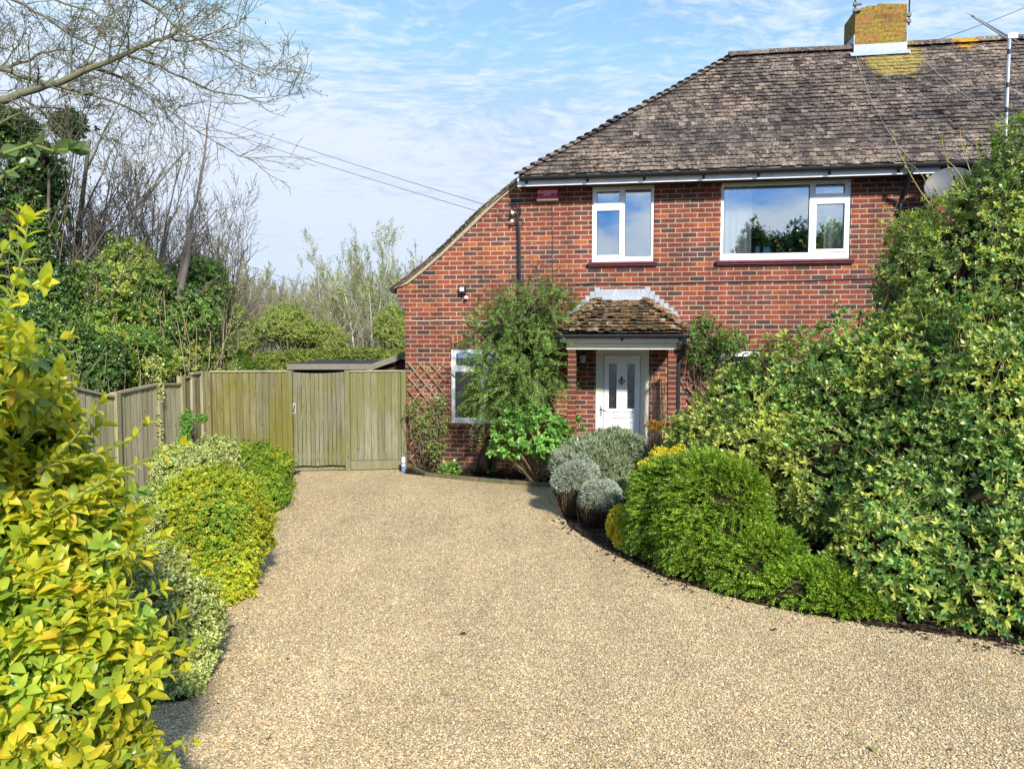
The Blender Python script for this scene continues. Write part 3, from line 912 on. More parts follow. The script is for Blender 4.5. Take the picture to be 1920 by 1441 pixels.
for A_, T_, sgn in ((AL, TL, -1), (AR, TR, 1)):
    hp = T_ - A_; kk = int(hp.length / 0.15); hd = hp.normalized(); side = Vector((1, sgn, 0)); side = (side - hd * side.dot(hd)).normalized(); upn = hd.cross(side); upn = upn if upn.z > 0 else -upn
    for i in range(kk):
        c0 = A_ + hp * ((i + 0.0) / kk) + upn * (0.045 + rnd.gauss(0, 0.006)); c1 = A_ + hp * ((i + 1.25) / kk) + upn * 0.01
        ring0 = [c0 + side * (0.1 * math.cos(t)) + upn * (0.04 * math.sin(t)) for t in (0, 0.8, 1.57, 2.34, 3.14)]
        ring1 = [c1 + side * (0.055 * math.cos(t)) + upn * (0.03 * math.sin(t)) for t in (0, 0.8, 1.57, 2.34, 3.14)]
        n = len(mb.v); mb.v += [tuple(p) for p in ring0 + ring1]
        for j in range(4): mb.face((n + j, n + j + 1, n + 6 + j, n + 5 + j))
        mb.face((n, n + 4, n + 3, n + 2, n + 1))
    mb.build('porch_hip', ptile_m, proof); mb = MB()
# lead: apron over the top and stepped soakers down both sides
mb = MB()
zt3 = wz(1168, 542, 0)
mb.hexa([(TL.x - .03, -0.10, tz_ - 0.015), (TR.x + .03, -0.10, tz_ - 0.015), (TR.x + .05, -0.004, tz_ + .06), (TL.x - .05, -0.004, tz_ + .06),
         (TL.x - .03, -0.10, tz_ - 0.005), (TR.x + .03, -0.10, tz_ - 0.005), (TR.x + .05, -0.004, tz_ + .07), (TL.x - .05, -0.004, tz_ + .07)])
mb.hexa([(TL.x - .05, -0.014, tz_ + .04), (TR.x + .05, -0.014, tz_ + .04), (TR.x + .05, -0.003, tz_ + .04), (TL.x - .05, -0.003, tz_ + .04),
         (TL.x - .01, -0.014, zt3), (TR.x + .0, -0.014, zt3), (TR.x + .0, -0.003, zt3), (TL.x - .01, -0.003, zt3)])
ns = 8
for sgn, A_, T_ in ((-1, BLk, TL), (1, BRk, TR)):
    for i in range(ns):
        f0, f1 = i / ns, (i + 1) / ns
        pa, pb = A_.lerp(T_, f0), A_.lerp(T_, f1)
        zb_ = pb.z + 0.20
        x0_, x1_ = sorted((pa.x + sgn * 0.01 - sgn * (0.05 if i == 0 else 0), pb.x))
        mb.hexa([(x0_, -0.010, min(pa.z, pb.z) - 0.0 if True else 0), (x1_, -0.010, min(pa.z, pb.z)), (x1_, -0.003, min(pa.z, pb.z)), (x0_, -0.003, min(pa.z, pb.z)),
                 (x0_, -0.010, zb_), (x1_, -0.010, zb_), (x1_, -0.003, zb_), (x0_, -0.003, zb_)])
mb.build('porch_flashing', lead_m, proof)
mb = MB(); half_gutter(mb, ueL - 0.02, ueR + 0.02, VPE - 0.035, zpe - 0.045, 0.05)
pg = mb.build('porch_gutter', black_m, house)
for px in (1164, 1273):
    u = wu(px, VPE, 640)
    MB().box(u, u + 0.03, VP - 0.145, VP - 0.121, zpf0 + 0.02, zpf1 + 0.05).build('gutter_bracket', black_m, pg)
mb = MB()
ud = puR + 0.06
mb.tube([(ueR - 0.04, VPE - 0.035, zpe - 0.08), (ueR - 0.04, VPE - 0.02, zpe - 0.16), (ud + 0.03, VP - 0.02, zpe - 0.30), (ud, -0.5, zpe - 0.42), (ud, -0.5, 0.05)], 0.036, 10)
mb.build('porch_downpipe', black_m, house)

# ------------------------------------------------------------------ things fixed to the house
def on_house(mb_or_o):
    mb_or_o.location = HO; mb_or_o.rotation_euler = (0, 0, -TH)
    return mb_or_o
def thing_at(name, u, v, z, **kw):
    return empty(name, h2w(u, v, z), -TH, **kw)

# burglar alarm box
a0, a1, az0, az1 = rect(1006, 349, 1047, 374.5, -0.08)
al = thing_at('alarm_box', (a0 + a1) / 2, -0.003, az0, label='red GUARDIAN burglar alarm box high on the brick wall', cat='alarm box')
red_m = mat_plain('red_plastic', (0.62, 0.022, 0.075), 0.35, 0.4, 0.08, 10)
pale_m = mat_plain('cream_plastic', (0.70, 0.58, 0.42), 0.4, 0.4, 0.1, 10)
white_m = mat_plain('white_print', (0.9, 0.86, 0.88), 0.5, 0.3, 0.02)
w_ = (a1 - a0) / 2; h_ = az1 - az0
mb = MB(); mb.hexa([(-w_ * .97, -0.075, .02), (w_ * .97, -0.075, .02), (w_, 0, .02), (-w_, 0, .02), (-w_ * .86, -0.06, h_), (w_ * .86, -0.06, h_), (w_ * .93, 0, h_), (-w_ * .93, 0, h_)])
o = mb.build('cover', red_m, al)
bv = o.modifiers.new('bevel', 'BEVEL'); bv.width = 0.008; bv.segments = 2
mb = MB(); mb.hexa([(-w_ * .95, -0.08, -.012), (w_ * .95, -0.08, -.012), (w_, 0, -.012), (-w_, 0, -.012), (-w_ * 1.02, -0.09, .018), (w_ * 1.02, -0.09, .018), (w_ * 1.02, 0, .018), (-w_ * 1.02, 0, .018)])
o = mb.build('base', pale_m, al)
bv = o.modifiers.new('bevel', 'BEVEL'); bv.width = 0.006; bv.segments = 2
def text_mesh(s, size, name, mat, parent, loc, rx, bold=0.0):
    cu = bpy.data.curves.new(name, 'FONT'); cu.body = s; cu.size = size; cu.align_x = 'CENTER'; cu.align_y = 'CENTER'; cu.extrude = 0.0006; cu.offset = bold
    o = bpy.data.objects.new(name + '_curve', cu); link(o)
    bpy.context.view_layer.update()
    me = bpy.data.meshes.new_from_object(o.evaluated_get(bpy.context.evaluated_depsgraph_get()))
    bpy.data.objects.remove(o)
    me.materials.clear(); me.materials.append(mat)
    t = bpy.data.objects.new(name, me); link(t); t.parent = parent; t.location = loc; t.rotation_euler = rx
    return t
tilt = math.atan2(0.015, h_ - .02)
text_mesh('GUARDIAN', 0.062, 'lettering', white_m, al, (0, -0.0725, h_ * .58), (R(90) - tilt, 0, 0), 0.0022)
text_mesh('SECURITY', 0.026, 'small_lettering', white_m, al, (0, -0.0755, h_ * .37), (R(90) - tilt, 0, 0), 0.0008)

# security light and sensor
su, sz = wall(867, 548, -0.05)
sl_ = thing_at('security_light', su, -0.003, sz, label='small black security floodlight with round white sensor on the brick wall', cat='security light')
lens_m = mat_plain('lamp_lens', (0.75, 0.76, 0.72), 0.15, 0.5, 0.05)
MB().box(-0.055, 0.055, -0.09, -0.02, -0.02, 0.095).build('housing', black_m, sl_)
MB().box(-0.035, 0.035, -0.094, -0.0905, 0.02, 0.08).build('lens', lens_m, sl_)
MB().tube([(0.0, 0.0, -0.06), (0.01, -0.04, -0.05), (0.0, -0.05, -0.02)], 0.018, 8).build('bracket', black_m, sl_)
mb = MB(); mb.lathe([(0.0, -0.03), (0.03, -0.022), (0.038, 0.0), (0.03, 0.022), (0.0, 0.03)], 14, (0.065, -0.06, -0.085))
mb.build('sensor', lens_m, sl_)

# service entry: bracket, insulators, conduit
bu, bz = wall(968, 400, -0.05)
sb = thing_at('cable_bracket', bu, -0.003, bz, label='iron bracket with looped black service cables on the brick wall', cat='cable bracket')
mb = MB().box(0.0, 0.035, -0.03, 0, -0.35, 0.03); mb.bar((0.01, -0.02, -0.02), (-0.06, -0.10, 0.0), 0.02); mb.bar((0.01, -0.02, -0.17), (-0.07, -0.10, -0.13), 0.02)
mb.build('iron_bracket', iron_m, sb)
mb = MB(); mb.lathe([(0.0, 0.03), (0.022, 0.025), (0.028, 0.0), (0.02, -0.02), (0.0, -0.03)], 10, (-0.055, -0.10, 0.0)); mb.lathe([(0.0, 0.03), (0.022, 0.025), (0.028, 0.0), (0.02, -0.02), (0.0, -0.03)], 10, (-0.06, -0.10, -0.13))
mb.build('insulators', lens_m, sb)
for k, (rr, dx) in enumerate(((0.085, 0.0), (0.06, 0.01))):
    MB().tube([(dx - rr * math.cos(t) - 0.01, -0.045 - 0.01 * k, 0.03 + (rr * 1.3) * math.sin(t)) for t in np.linspace(-0.9, math.pi + 0.6, 18)], 0.008, 5).build('cable_loop', black_m, sb)
MB().tube([(0.07 + 0.04 * math.cos(t), -0.03, -0.14 + 0.055 * math.sin(t)) for t in np.linspace(0, 6.3, 16)], 0.006, 5).build('cable_coil', red_m if False else iron_m, sb)
zb_end = wz(974, 640) - bz
MB().tube([(0.03, -0.03, -0.15), (0.045, -0.025, -0.4), (0.05, -0.025, zb_end)], [0.02, 0.024, 0.024], 7).build('conduit', black_m, sb)
MB().tube([(0.015, -0.035, -0.1), (0.02, -0.03, -0.4), (0.02, -0.022, zb_end * .8)], 0.01, 6).build('cable', iron_m, sb)

# overhead lines
wire_m = mat_plain('wire', (0.05, 0.05, 0.055), 0.6, 0.3)
def wire(p, q, sag, r, label, m=wire_m, k=5, n=28):
    pts = []
    for i in range(n + 1):
        t = i / n
        v_ = Vector(p).lerp(Vector(q), t); v_.z -= sag * 4 * t * (1 - t)
        pts.append(v_)
    return MB().tube(pts, r, k).build('overhead_cable', m, None, label=label, cat='cable')
far = at(-260, -62, 24.0)
wire(h2w(bu - 0.055, -0.10, bz), far, 0.42, 0.0045, 'upper overhead cable running from the wall bracket up into the bare tree')
wire(h2w(bu - 0.06, -0.10, bz - 0.13), far + Vector((0, 0, -0.45)), 0.42, 0.0045, 'lower overhead cable running from the wall bracket up into the bare tree')
wire(at(330, 445, 30), at(800, 590, 22), 0.25, 0.007, 'thin overhead cable crossing low behind the bare tree and the birches')
wire(hit_front(1745, 76) + HO - HO if False else h2w(hit_front(1748, 78).x, RG.y, RG.z + 0.05), at(2050, -50, 17.0), 0.1, 0.006, 'thin overhead cable rising from the roof ridge past the aerial')
def wall_cable(pxs, r, m, label, v=-0.012):
    pts = []
    for x, y in pxs:
        u, z = wall(x, y, v); pts.append(h2w(u, v, z))
    MB().tube(pts, r, 5).build('wall_cable', m, None, label=label, cat='cable')
wall_cable([(1078, 533), (1110, 530.5), (1170, 530.8), (1230, 531.6), (1300, 529), (1370, 527.5), (1440, 526.8), (1500, 526.2), (1560, 524), (1640, 522)], 0.009, wire_m, 'black cable clipped along the brickwork under the upstairs windows')
wall_cable([(760, 600.5), (790, 601.5), (830, 600.2), (870, 600.4), (905, 602), (945, 600)], 0.006, mat_plain('white_cable', (0.7, 0.68, 0.6), 0.5, 0.3), 'white cable clipped along the brickwork left of the climbing conifer')
wall_cable([(1034.5, 352), (1035.5, 400), (1036, 460), (1036, 530)], 0.006, wire_m, 'thin black cable dropping down the wall beside the red alarm box')
# wires on the roof slope
def roof_wire(pxs, label, m=None):
    pts = [HO + DU * p.x + DV * p.y + Vector((0, 0, p.z + 0.045)) for p in (hit_front(x, y) for x, y in pxs)]
    MB().tube(pts, 0.005, 5).build('roof_cable', m or mat_roofwire, None, label=label, cat='cable')
mat_roofwire = mat_plain('pale_wire', (0.32, 0.29, 0.24), 0.6, 0.3)
roof_wire([(1605, 112), (1615, 145), (1632, 190), (1655, 235), (1680, 275), (1708, 306)], 'pale cable running down the roof tiles from the left of the chimney')
roof_wire([(1732, 118), (1765, 150), (1810, 185), (1850, 212), (1886, 240)], 'pale cable running down the roof tiles right of the chimney')

# television aerial on its tall pole
pu, pz = wall(1893, 66, -0.55)
ae = thing_at('television_aerial', pu, -0.55, 2.6, label='television aerial on a tall steel pole in front of the tiled roof', cat='aerial')
ph_ = pz - 2.6
MB().tube([(0, 0, 0), (0.0, 0, ph_)], 0.021, 10).build('pole', galv_m, ae)
mb = MB()
for f in (0.42, 0.60, 0.72, 0.81, 0.93): mb.tube([(0, 0, ph_ * f), (0, 0, ph_ * f + 0.07)], 0.0225, 10)
mb.build('pole_band', iron_m, ae)
tipw = at(1822, 29, (h2w(pu, -0.55, 0)).y - 0.35) - h2w(pu, -0.55, 2.6)
tl = Vector((tipw.dot(DU), tipw.dot(DV), tipw.z))
root = Vector((0.09, 0.1, ph_ - 0.02))
mb = MB(); mb.bar(root, tl, 0.03, 0.012); mb.bar(root + Vector((0, 0, -0.045)), tl + Vector((0.03, 0, -0.03)), 0.016, 0.012)
boom = mb.build('boom', galv_m, ae)
axis = (tl - root).normalized(); el = Vector((0.25, 1, 0.45)); el = (el - axis * el.dot(axis)).normalized()
mb = MB()
for k in range(14):
    p = root.lerp(tl, 0.08 + 0.88 * k / 13); l_ = 0.14 + 0.05 * (1 - k / 13)
    mb.tube([p - el * l_, p + el * l_], 0.0035, 4)
mb.build('element', galv_m, ae)
MB().box(-0.03, 0.09, -0.03, 0.03, ph_ - 0.05, ph_ + 0.01).build('clamp', galv_m, ae)
mb = MB(); mb.bar((0, 0, 0.05), (0, 0.55, 0.05), 0.03); mb.bar((0, 0, 0.6), (0, 0.55, 0.6), 0.03); mb.build('wall_bracket', galv_m, ae)

# aerial stays on the chimney
for (px, top_y, bot_y, dx, lab) in ((1603, -30, 25, 0.0, 'thin aerial mast strapped to the left of the chimney'), (1704, -30, 45, 0.05, 'thin aerial mast strapped to the right of the chimney')):
    vv = cv0 - 0.03 if dx == 0 else cv0 + 0.02
    u0_, z0_ = wall(px, bot_y, vv); zt_ = wall(px, top_y, vv)[1]
    a_ = thing_at('aerial_mast', u0_, vv, z0_, label=lab, cat='mast')
    MB().tube([(0, 0, -0.02), (0.0, 0, zt_ - z0_ + 0.4)], 0.013, 8).build('mast', iron_m, a_)
    mb = MB(); sg = -1 if dx else 1
    mb.box(*sorted((0.0, sg * 0.1)), -0.02, 0.02, 0.03, 0.06); mb.box(*sorted((0.0, sg * 0.1)), -0.02, 0.02, 0.13, 0.16); mb.box(-0.03, 0.03, -0.025, 0.025, 0.02, 0.07); mb.box(-0.03, 0.03, -0.025, 0.025, 0.12, 0.17)
    mb.build('bracket', iron_m, a_)

# satellite dish
du_, dz_ = wall(1778, 348, -0.45)
sat = thing_at('satellite_dish', du_, -0.45, dz_, label='grey satellite dish under the gutter, half covered by the tall shrub', cat='satellite dish')
mb = MB(); nseg = 22
rings_ = [(0.0, 0.0), (0.1, 0.006), (0.2, 0.022), (0.27, 0.042), (0.28, 0.045), (0.285, 0.038)]
ax_ = Vector((-0.22, -0.92, 0.30)).normalized(); e1 = Vector((1, -0.1, 0.25)); e1 = (e1 - ax_ * e1.dot(ax_)).normalized(); e2 = ax_.cross(e1)
n0 = 0
for rr, dd in rings_:
    for j in range(nseg):
        t = 2 * math.pi * j / nseg
        mb.v.append(tuple(e1 * (rr * 1.12 * math.cos(t)) + e2 * (rr * 0.9 * math.sin(t)) + ax_ * dd))
for i in range(len(rings_) - 1):
    for j in range(nseg):
        q = (j + 1) % nseg; mb.face((i * nseg + j, i * nseg + q, (i + 1) * nseg + q, (i + 1) * nseg + j))
grey_m = mat_plain('grey_mesh', (0.07, 0.078, 0.088), 0.5, 0.4, 0.15, 30)
mb.build('dish', grey_m, sat, True)
MB().tube([-ax_ * 0.01, -ax_ * 0.12, (0.0, 0.42, -0.12)], 0.02, 8).build('mount', iron_m, sat)
mb = MB().bar(-e2 * 0.22, ax_ * 0.32 - e2 * 0.12, 0.02); mb.box(-0.0, 0.0, 0, 0, 0, 0) if False else None
mb.lathe([(0, 0.05), (0.03, 0.045), (0.03, -0.03), (0, -0.04)], 10, tuple(ax_ * 0.34 - e2 * 0.10)); mb.build('feed_arm', iron_m, sat)

# lantern left of the door
lu, lz = wall(1093, 672, -0.18)
la = thing_at('wall_lantern', lu, -0.003, lz, label='black wall lantern with a pale glass left of the front door', cat='lantern')
mb = MB(); mb.tube([(-0.03, 0.0, -0.16), (-0.03, -0.05, -0.17), (-0.02, -0.14, -0.15), (0.0, -0.17, -0.10), (0, -0.17, -0.075)], 0.011, 7); mb.lathe([(0.0, 0), (0.045, 0.0), (0.05, 0.012), (0.0, 0.02)], 12, (0, -0.17, -0.085)); mb.box(-0.06, 0.0, -0.02, 0.0, -0.2, -0.11)
mb.build('arm', iron_m, la)
mb = MB(); mb.lathe([(0.04, -0.07), (0.052, 0.06), (0.0, 0.06)], 10, (0, -0.17, 0)); mb.build('glass', mat_plain('frosted_glass', (0.45, 0.45, 0.48), 0.15, 0.6, 0.1), la, True)
mb = MB(); mb.lathe([(0.075, 0.06), (0.06, 0.085), (0.025, 0.11), (0.012, 0.13), (0, 0.15)], 12, (0, -0.17, 0)); mb.build('cap', iron_m, la)
# twin sensor lamp on the porch corner
cu_, cz_ = wall(1281, 637.5, VP - 0.05)
cl_ = thing_at('porch_lamp', cu_, VP - 0.04, cz_, label='round white sensor lamp tucked under the right end of the porch gutter', cat='lamp')
mb = MB(); mb.lathe([(0.0, -0.032), (0.03, -0.03), (0.043, -0.012), (0.043, 0.0), (0.0, 0.01)], 16)
o = mb.build('lamp_head', white_m, cl_, True); o.rotation_euler = (R(-75), 0, 0)
o.location = (0.02, -0.03, 0)
MB().tube([(-0.06, 0.03, 0.0), (0.0, 0.03, 0.0), (0.02, -0.01, 0)], 0.012, 7).build('arm', white_m, cl_)
mb = MB(); mb.lathe([(0.0, -0.012), (0.013, -0.008), (0.012, 0), (0, 0.0)], 10); o = mb.build('bulb', grey_m, cl_, True); o.rotation_euler = (R(-75), 0, 0); o.location = (0.02, -0.064, -0.006)

# expanding trellises
tre_m = mat_wood('trellis_wood', (0.16, 0.11, 0.07), (0.30, 0.23, 0.15), (0.12, 0.11, 0.04), 0.3)
def trellis(x0, y0, x1, y1, nx_, label):
    u0, u1, z0, z1 = rect(x0, y0, x1, y1, -0.03)
    w = u1 - u0; h = z1 - z0; p = w / nx_
    ob = thing_at('trellis', u0, -0.03, z0, label=label, cat='trellis')
    hh = p * 1.2
    k = int(math.ceil(h / hh))
    for sgn, v in ((1, 0.0), (-1, -0.013)):
        mb = MB()
        for i in range(-k, nx_ + 1):
            # line from (i*p, 0) rising hh per p
            pts = []
            xa, za, xb, zb = i * p, 0.0, i * p + (h / hh) * p, h
            if xa < 0: za = -xa / p * hh; xa = 0
            if xb > w: zb = (w - i * p) / p * hh; xb = w
            if xb - xa < p * 0.4: continue
            if sgn < 0: xa, xb = w - xa, w - xb
            mb.bar((xa - sgn * .02, v, za - .02), (xb + sgn * .02, v, zb + .02), 0.026, 0.009, up=(0, 1, 0))
        mb.build('laths', tre_m, ob)
trellis(769, 682, 831, 886, 3, 'diamond trellis on the brick wall between the gate corner and the window')
trellis(1292, 640, 1345, 790, 3, 'diamond trellis on the brick wall right of the porch')
# ------------------------------------------------------------------ ground, gravel drive, planting beds
def mat_ground():
    m, N, out = new_mat('earth')
    co = obj_co(N)
    n = N.noise(co, 9, 6, 0.7); n2 = N.noise(co, 0.5, 4)
    c = N.mix(n, (0.018, 0.013, 0.009), (0.06, 0.042, 0.028))
    g = N.mix(N.noise(co, 14, 5), (0.03, 0.05, 0.012), (0.07, 0.10, 0.025))
    d = N.n('ShaderNodeSeparateXYZ', {'Vector': co}).outputs[1]
    f = N.m('MULTIPLY', N.n('ShaderNodeMapRange', {'Value': d, 'From Min': 12.5, 'From Max': 16.0}).outputs[0], N.n('ShaderNodeMapRange', {'Value': n2, 'From Min': 0.35, 'From Max': 0.6, 'To Min': 0.4}).outputs[0])
    c = N.mix(f, c, g)
    finish(N, out, c, 0.95, 0.1, n, 0.03, 0.8)
    return m
GST = [(0.0, (0.12, 0.10, 0.08)), (0.07, (0.22, 0.185, 0.14)), (0.16, (0.35, 0.275, 0.175)), (0.40, (0.44, 0.36, 0.225)), (0.60, (0.53, 0.45, 0.29)), (0.78, (0.64, 0.57, 0.41)), (0.88, (0.40, 0.24, 0.12)), (0.95, (0.50, 0.33, 0.13)), (1.0, (0.78, 0.73, 0.60))]
def mat_gravel():
    m, N, out = new_mat('gravel')
    co = obj_co(N)
    v = N.n('ShaderNodeTexVoronoi', {'Vector': co, 'Scale': 110.0, 'Randomness': 1.0})
    v2 = N.n('ShaderNodeTexVoronoi', {'Vector': co, 'Scale': 55.0, 'Randomness': 1.0})
    r = N.n('ShaderNodeSeparateColor', {'Color': v.outputs['Color']}).outputs[0]
    r2 = N.n('ShaderNodeSeparateColor', {'Color': v2.outputs['Color']}).outputs[1]
    far = N.n('ShaderNodeMapRange', {'Value': N.n('ShaderNodeSeparateXYZ', {'Vector': co}).outputs[1], 'From Min': 5.0, 'From Max': 9.0}).outputs[0]
    c = N.mix(N.m('MULTIPLY', far, 0.6), N.ramp(r, GST), N.ramp(r2, GST))
    broad = N.noise(N.mapping(co, (1, 0.6, 1)), 0.9, 5, 0.6)
    c = N.mix(1.0, c, N.ramp(broad, [(0.3, (1.06, 0.99, 0.85)), (0.7, (1.36, 1.28, 1.10))]), 'MULTIPLY')
    track = N.noise(N.mapping(co, (2.6, 0.35, 1), (0, 0, 0.06)), 1.0, 3, 0.5)
    c = N.mix(1.0, c, N.ramp(track, [(0.35, (0.94, 0.935, 0.93)), (0.6, (1.03, 1.03, 1.03))]), 'MULTIPLY')
    n = N.noise(co, 6, 5, 0.7)
    c = N.mix(1.0, c, N.ramp(n, [(0.3, (0.85, 0.85, 0.85)), (0.7, (1.12, 1.12, 1.12))]), 'MULTIPLY')
    hgt = N.m('ADD', N.m('SUBTRACT', 1.0, v.outputs['Distance']), N.m('MULTIPLY', N.m('SUBTRACT', 1.0, v2.outputs['Distance']), 0.8))
    finish(N, out, c, 0.85, 0.25, hgt, 0.012, 0.9)
    return m
gravel_m = mat_gravel()
mb = MB(); mb.poly([(-250, -60, 0), (250, -60, 0), (250, 400, 0), (-250, 400, 0)])
mb.build('ground', mat_ground(), None, kind='structure')
def g2(px, py): p = gnd(px, py); return (p.x, p.y)
left = [(-2.6, -6.0), (-2.6, 2.0), g2(230, 1441), g2(300, 1300), g2(370, 1160), g2(440, 1030), g2(500, 950), g2(530, 905), g2(545, 896)]
fence_y = lambda x: 11.62 + (x + 4.86) * (12.03 - 11.62) / (4.86 - 1.78)
rightp = [g2(1034, 913), g2(1042, 935), g2(1066, 988), g2(1120, 1024), g2(1180, 1054), g2(1260, 1088), g2(1400, 1130), g2(1500, 1150), g2(1640, 1174), g2(1780, 1192), g2(1920, 1212), g2(2150, 1266), (7.0, 2.0), (7.0, -6.0)]
border = [g2(757, 888), g2(800, 893), g2(850, 898), g2(900, 903), g2(960, 908), g2(1000, 911)]
drive = left + [(left[-1][0], fence_y(left[-1][0]) + 0.02), (-1.80, 12.0)] + border + rightp
def smooth_ring(pts, it=1):
    for _ in range(it):
        q = []
        for i in range(len(pts)):
            a, b = pts[i], pts[(i + 1) % len(pts)]
            q += [(a[0] * .75 + b[0] * .25, a[1] * .75 + b[1] * .25), (a[0] * .25 + b[0] * .75, a[1] * .25 + b[1] * .75)]
        pts = q
    return pts
mb = MB(); mb.poly([(x, y, 0.006) for x, y in drive])
mb.build('driveway', gravel_m, None, kind='structure', label='pale gravel drive')
def inside(P, poly):
    x, y = P[:, 0], P[:, 1]
    c = np.zeros(len(P), bool)
    n = len(poly)
    for i in range(n):
        (x1, y1), (x2, y2) = poly[i], poly[(i + 1) % n]
        m_ = ((y1 > y) != (y2 > y)) & (x < (x2 - x1) * (y - y1) / (y2 - y1 + 1e-12) + x1)
        c ^= m_
    return c
# loose stones lying on the drive, real ones where they can be told apart
def stones(n, y0, y1, rmin, rmax):
    y = y0 + (y1 - y0) * nr.rand(n) ** 1.25
    x = (nr.rand(n) * 2 - 1) * (y * 0.74 + 0.3)
    P = np.stack([x, y, np.zeros(n)], 1)
    P = P[inside(P, drive)]
    n = len(P)
    r = rmin + (rmax - rmin) * nr.rand(n) ** 1.5
    tmpl = np.array([(1, 0, 0), (0.25, 0.85, 0.1), (-0.9, 0.35, 0), (-0.6, -0.7, 0.05), (0.45, -0.8, 0), (0.1, 0.05, 0.62), (-0.05, 0, -0.4)], float)
    F = np.array([(0, 1, 5), (1, 2, 5), (2, 3, 5), (3, 4, 5), (4, 0, 5)])
    a = nr.rand(n) * 6.283; ca, sa = np.cos(a), np.sin(a)
    V = np.repeat(tmpl[None], n, 0) * (1 + 0.35 * (nr.rand(n, 7, 3) - .5))
    V *= np.stack([r, r * (0.6 + 0.4 * nr.rand(n)), r * (0.6 + 0.5 * nr.rand(n))], 1)[:, None, :]
    tx = (nr.rand(n) - .5) * 0.9; ty = (nr.rand(n) - .5) * 0.9
    V[:, :, 2] += V[:, :, 0] * tx[:, None] + V[:, :, 1] * ty[:, None]
    X = V[:, :, 0] * ca[:, None] - V[:, :, 1] * sa[:, None]; Y = V[:, :, 0] * sa[:, None] + V[:, :, 1] * ca[:, None]
    V = np.stack([X, Y, V[:, :, 2]], 2)[:, :6]
    V += P[:, None, :]; V[:, :, 2] += 0.008 + r[:, None] * 0.2
    idx = (np.arange(n) * 6)[:, None, None] + F[None]
    return V.reshape(-1, 3), idx.reshape(-1, 3)
def mat_stone():
    m, N, out = new_mat('stone')
    c = N.ramp(island(N), GST)
    co = obj_co(N)
    broad = N.noise(N.mapping(co, (1, 0.6, 1)), 0.9, 5, 0.6)
    c = N.mix(1.0, c, N.ramp(broad, [(0.3, (1.06, 0.99, 0.85)), (0.7, (1.36, 1.28, 1.10))]), 'MULTIPLY')
    track = N.noise(N.mapping(co, (2.6, 0.35, 1), (0, 0, 0.06)), 1.0, 3, 0.5)
    c = N.mix(1.0, c, N.ramp(track, [(0.35, (0.94, 0.935, 0.93)), (0.6, (1.03, 1.03, 1.03))]), 'MULTIPLY')
    finish(N, out, c, 0.75, 0.25)
    return m
V, F = stones(380000, 3.0, 10.0, 0.0040, 0.0085)
np_mesh('gravel', V, F, mat_stone(), kind='stuff', label='loose pale gravel stones covering the drive', cat='gravel')

# timber edging of the bed before the house
edge_m = mat_wood('edging_wood', (0.10, 0.085, 0.055), (0.22, 0.18, 0.12), (0.09, 0.10, 0.04), 0.7)
eb = empty('bed_edging', (*border[0], 0), label='low weathered timber edging between the gravel and the bed by the house', cat='edging')
eo = Vector((*border[0], 0))
pts = [Vector((-1.66, 11.93, 0))] + [Vector((*p, 0)) for p in border[1:]] + [Vector((*rightp[0], 0))]
for i, (a, b) in enumerate(zip(pts, pts[1:])):
    d = (b - a); 
    MB().bar(a - eo + d * 0.01 + Vector((0, 0, 0.03)), b - eo - d * 0.01 + Vector((0, 0, 0.03 + rnd.uniform(-.008, .008))), 0.05, 0.075).build('board', edge_m, eb)

# ------------------------------------------------------------------ fences and gate
fence_m = mat_wood('fence_wood', (0.27, 0.235, 0.15), (0.385, 0.345, 0.235), (0.25, 0.235, 0.05), 0.3)
fence_gm = mat_wood('mossy_fence_wood', (0.15, 0.135, 0.075), (0.22, 0.20, 0.11), (0.145, 0.135, 0.02), 0.85)
gate_m = mat_wood('gate_wood', (0.15, 0.14, 0.105), (0.25, 0.235, 0.17), (0.15, 0.145, 0.035), 0.75)
side = empty('side_fence', (-4.95, 8, 0), label='weathered board fence with stepped and sloping panels along the left border', cat='fence')
def vboards(mb, a, b, z0, za, zb, w, th, off, gap=0.004, lap=0.006):
    """vertical boards from a to b (xy), face towards off (unit, xy)"""
    a, b = Vector(a), Vector(b); L = (b - a).length; k = max(1, round(L / w)); d = (b - a) / L; o = Vector(off)
    for i in range(k):
        f0, f1 = i / k, (i + 1) / k
        p = a + (b - a) * f0; q = a + (b - a) * f1 - d * gap
        t0, t1 = za + (zb - za) * f0, za + (zb - za) * f1
        j = rnd.uniform(-0.003, 0.003)
        p0, q0 = p + o * (th * 0.4 + j), q + o * (th + lap + j)
        mb.hexa([(p.x, p.y, z0), (q.x, q.y, z0), (q0.x, q0.y, z0), (p0.x, p0.y, z0), (p.x, p.y, t0), (q.x, q.y, t1), (q0.x, q0.y, t1), (p0.x, p0.y, t0)])
FX = -4.95
pan = [(3.05, 3.95, 1.86, 1.84), (4.05, 4.95, 1.84, 1.83), (5.05, 5.95, 1.82, 1.82), (6.05, 6.93, 1.81, 1.80), (7.05, 7.93, 1.80, 1.765), (8.06, 8.93, 1.655, 1.475), (9.06, 10.05, 1.515, 1.56), (10.14, 10.75, 1.56, 1.525), (10.84, 11.1, 1.615, 1.615), (11.17, 11.46, 1.66, 1.66)]
for i, (y0, y1, za, zb) in enumerate(pan):
    mb = MB(); m_ = fence_gm if i >= 8 else fence_m
    vboards(mb, (-FX * 0 + 0.0, y0 - 8), (0.0, y1 - 8), 0.02, za - 0.03, zb - 0.03, 0.14, 0.012, (1, 0))
    p = mb.build('panel', m_, side)
    m2 = MB().bar((0.012, y0 - 8, za - 0.018), (0.012, y1 - 8, zb - 0.018), 0.06, 0.03)
    m2.build('capping', fence_m, p)
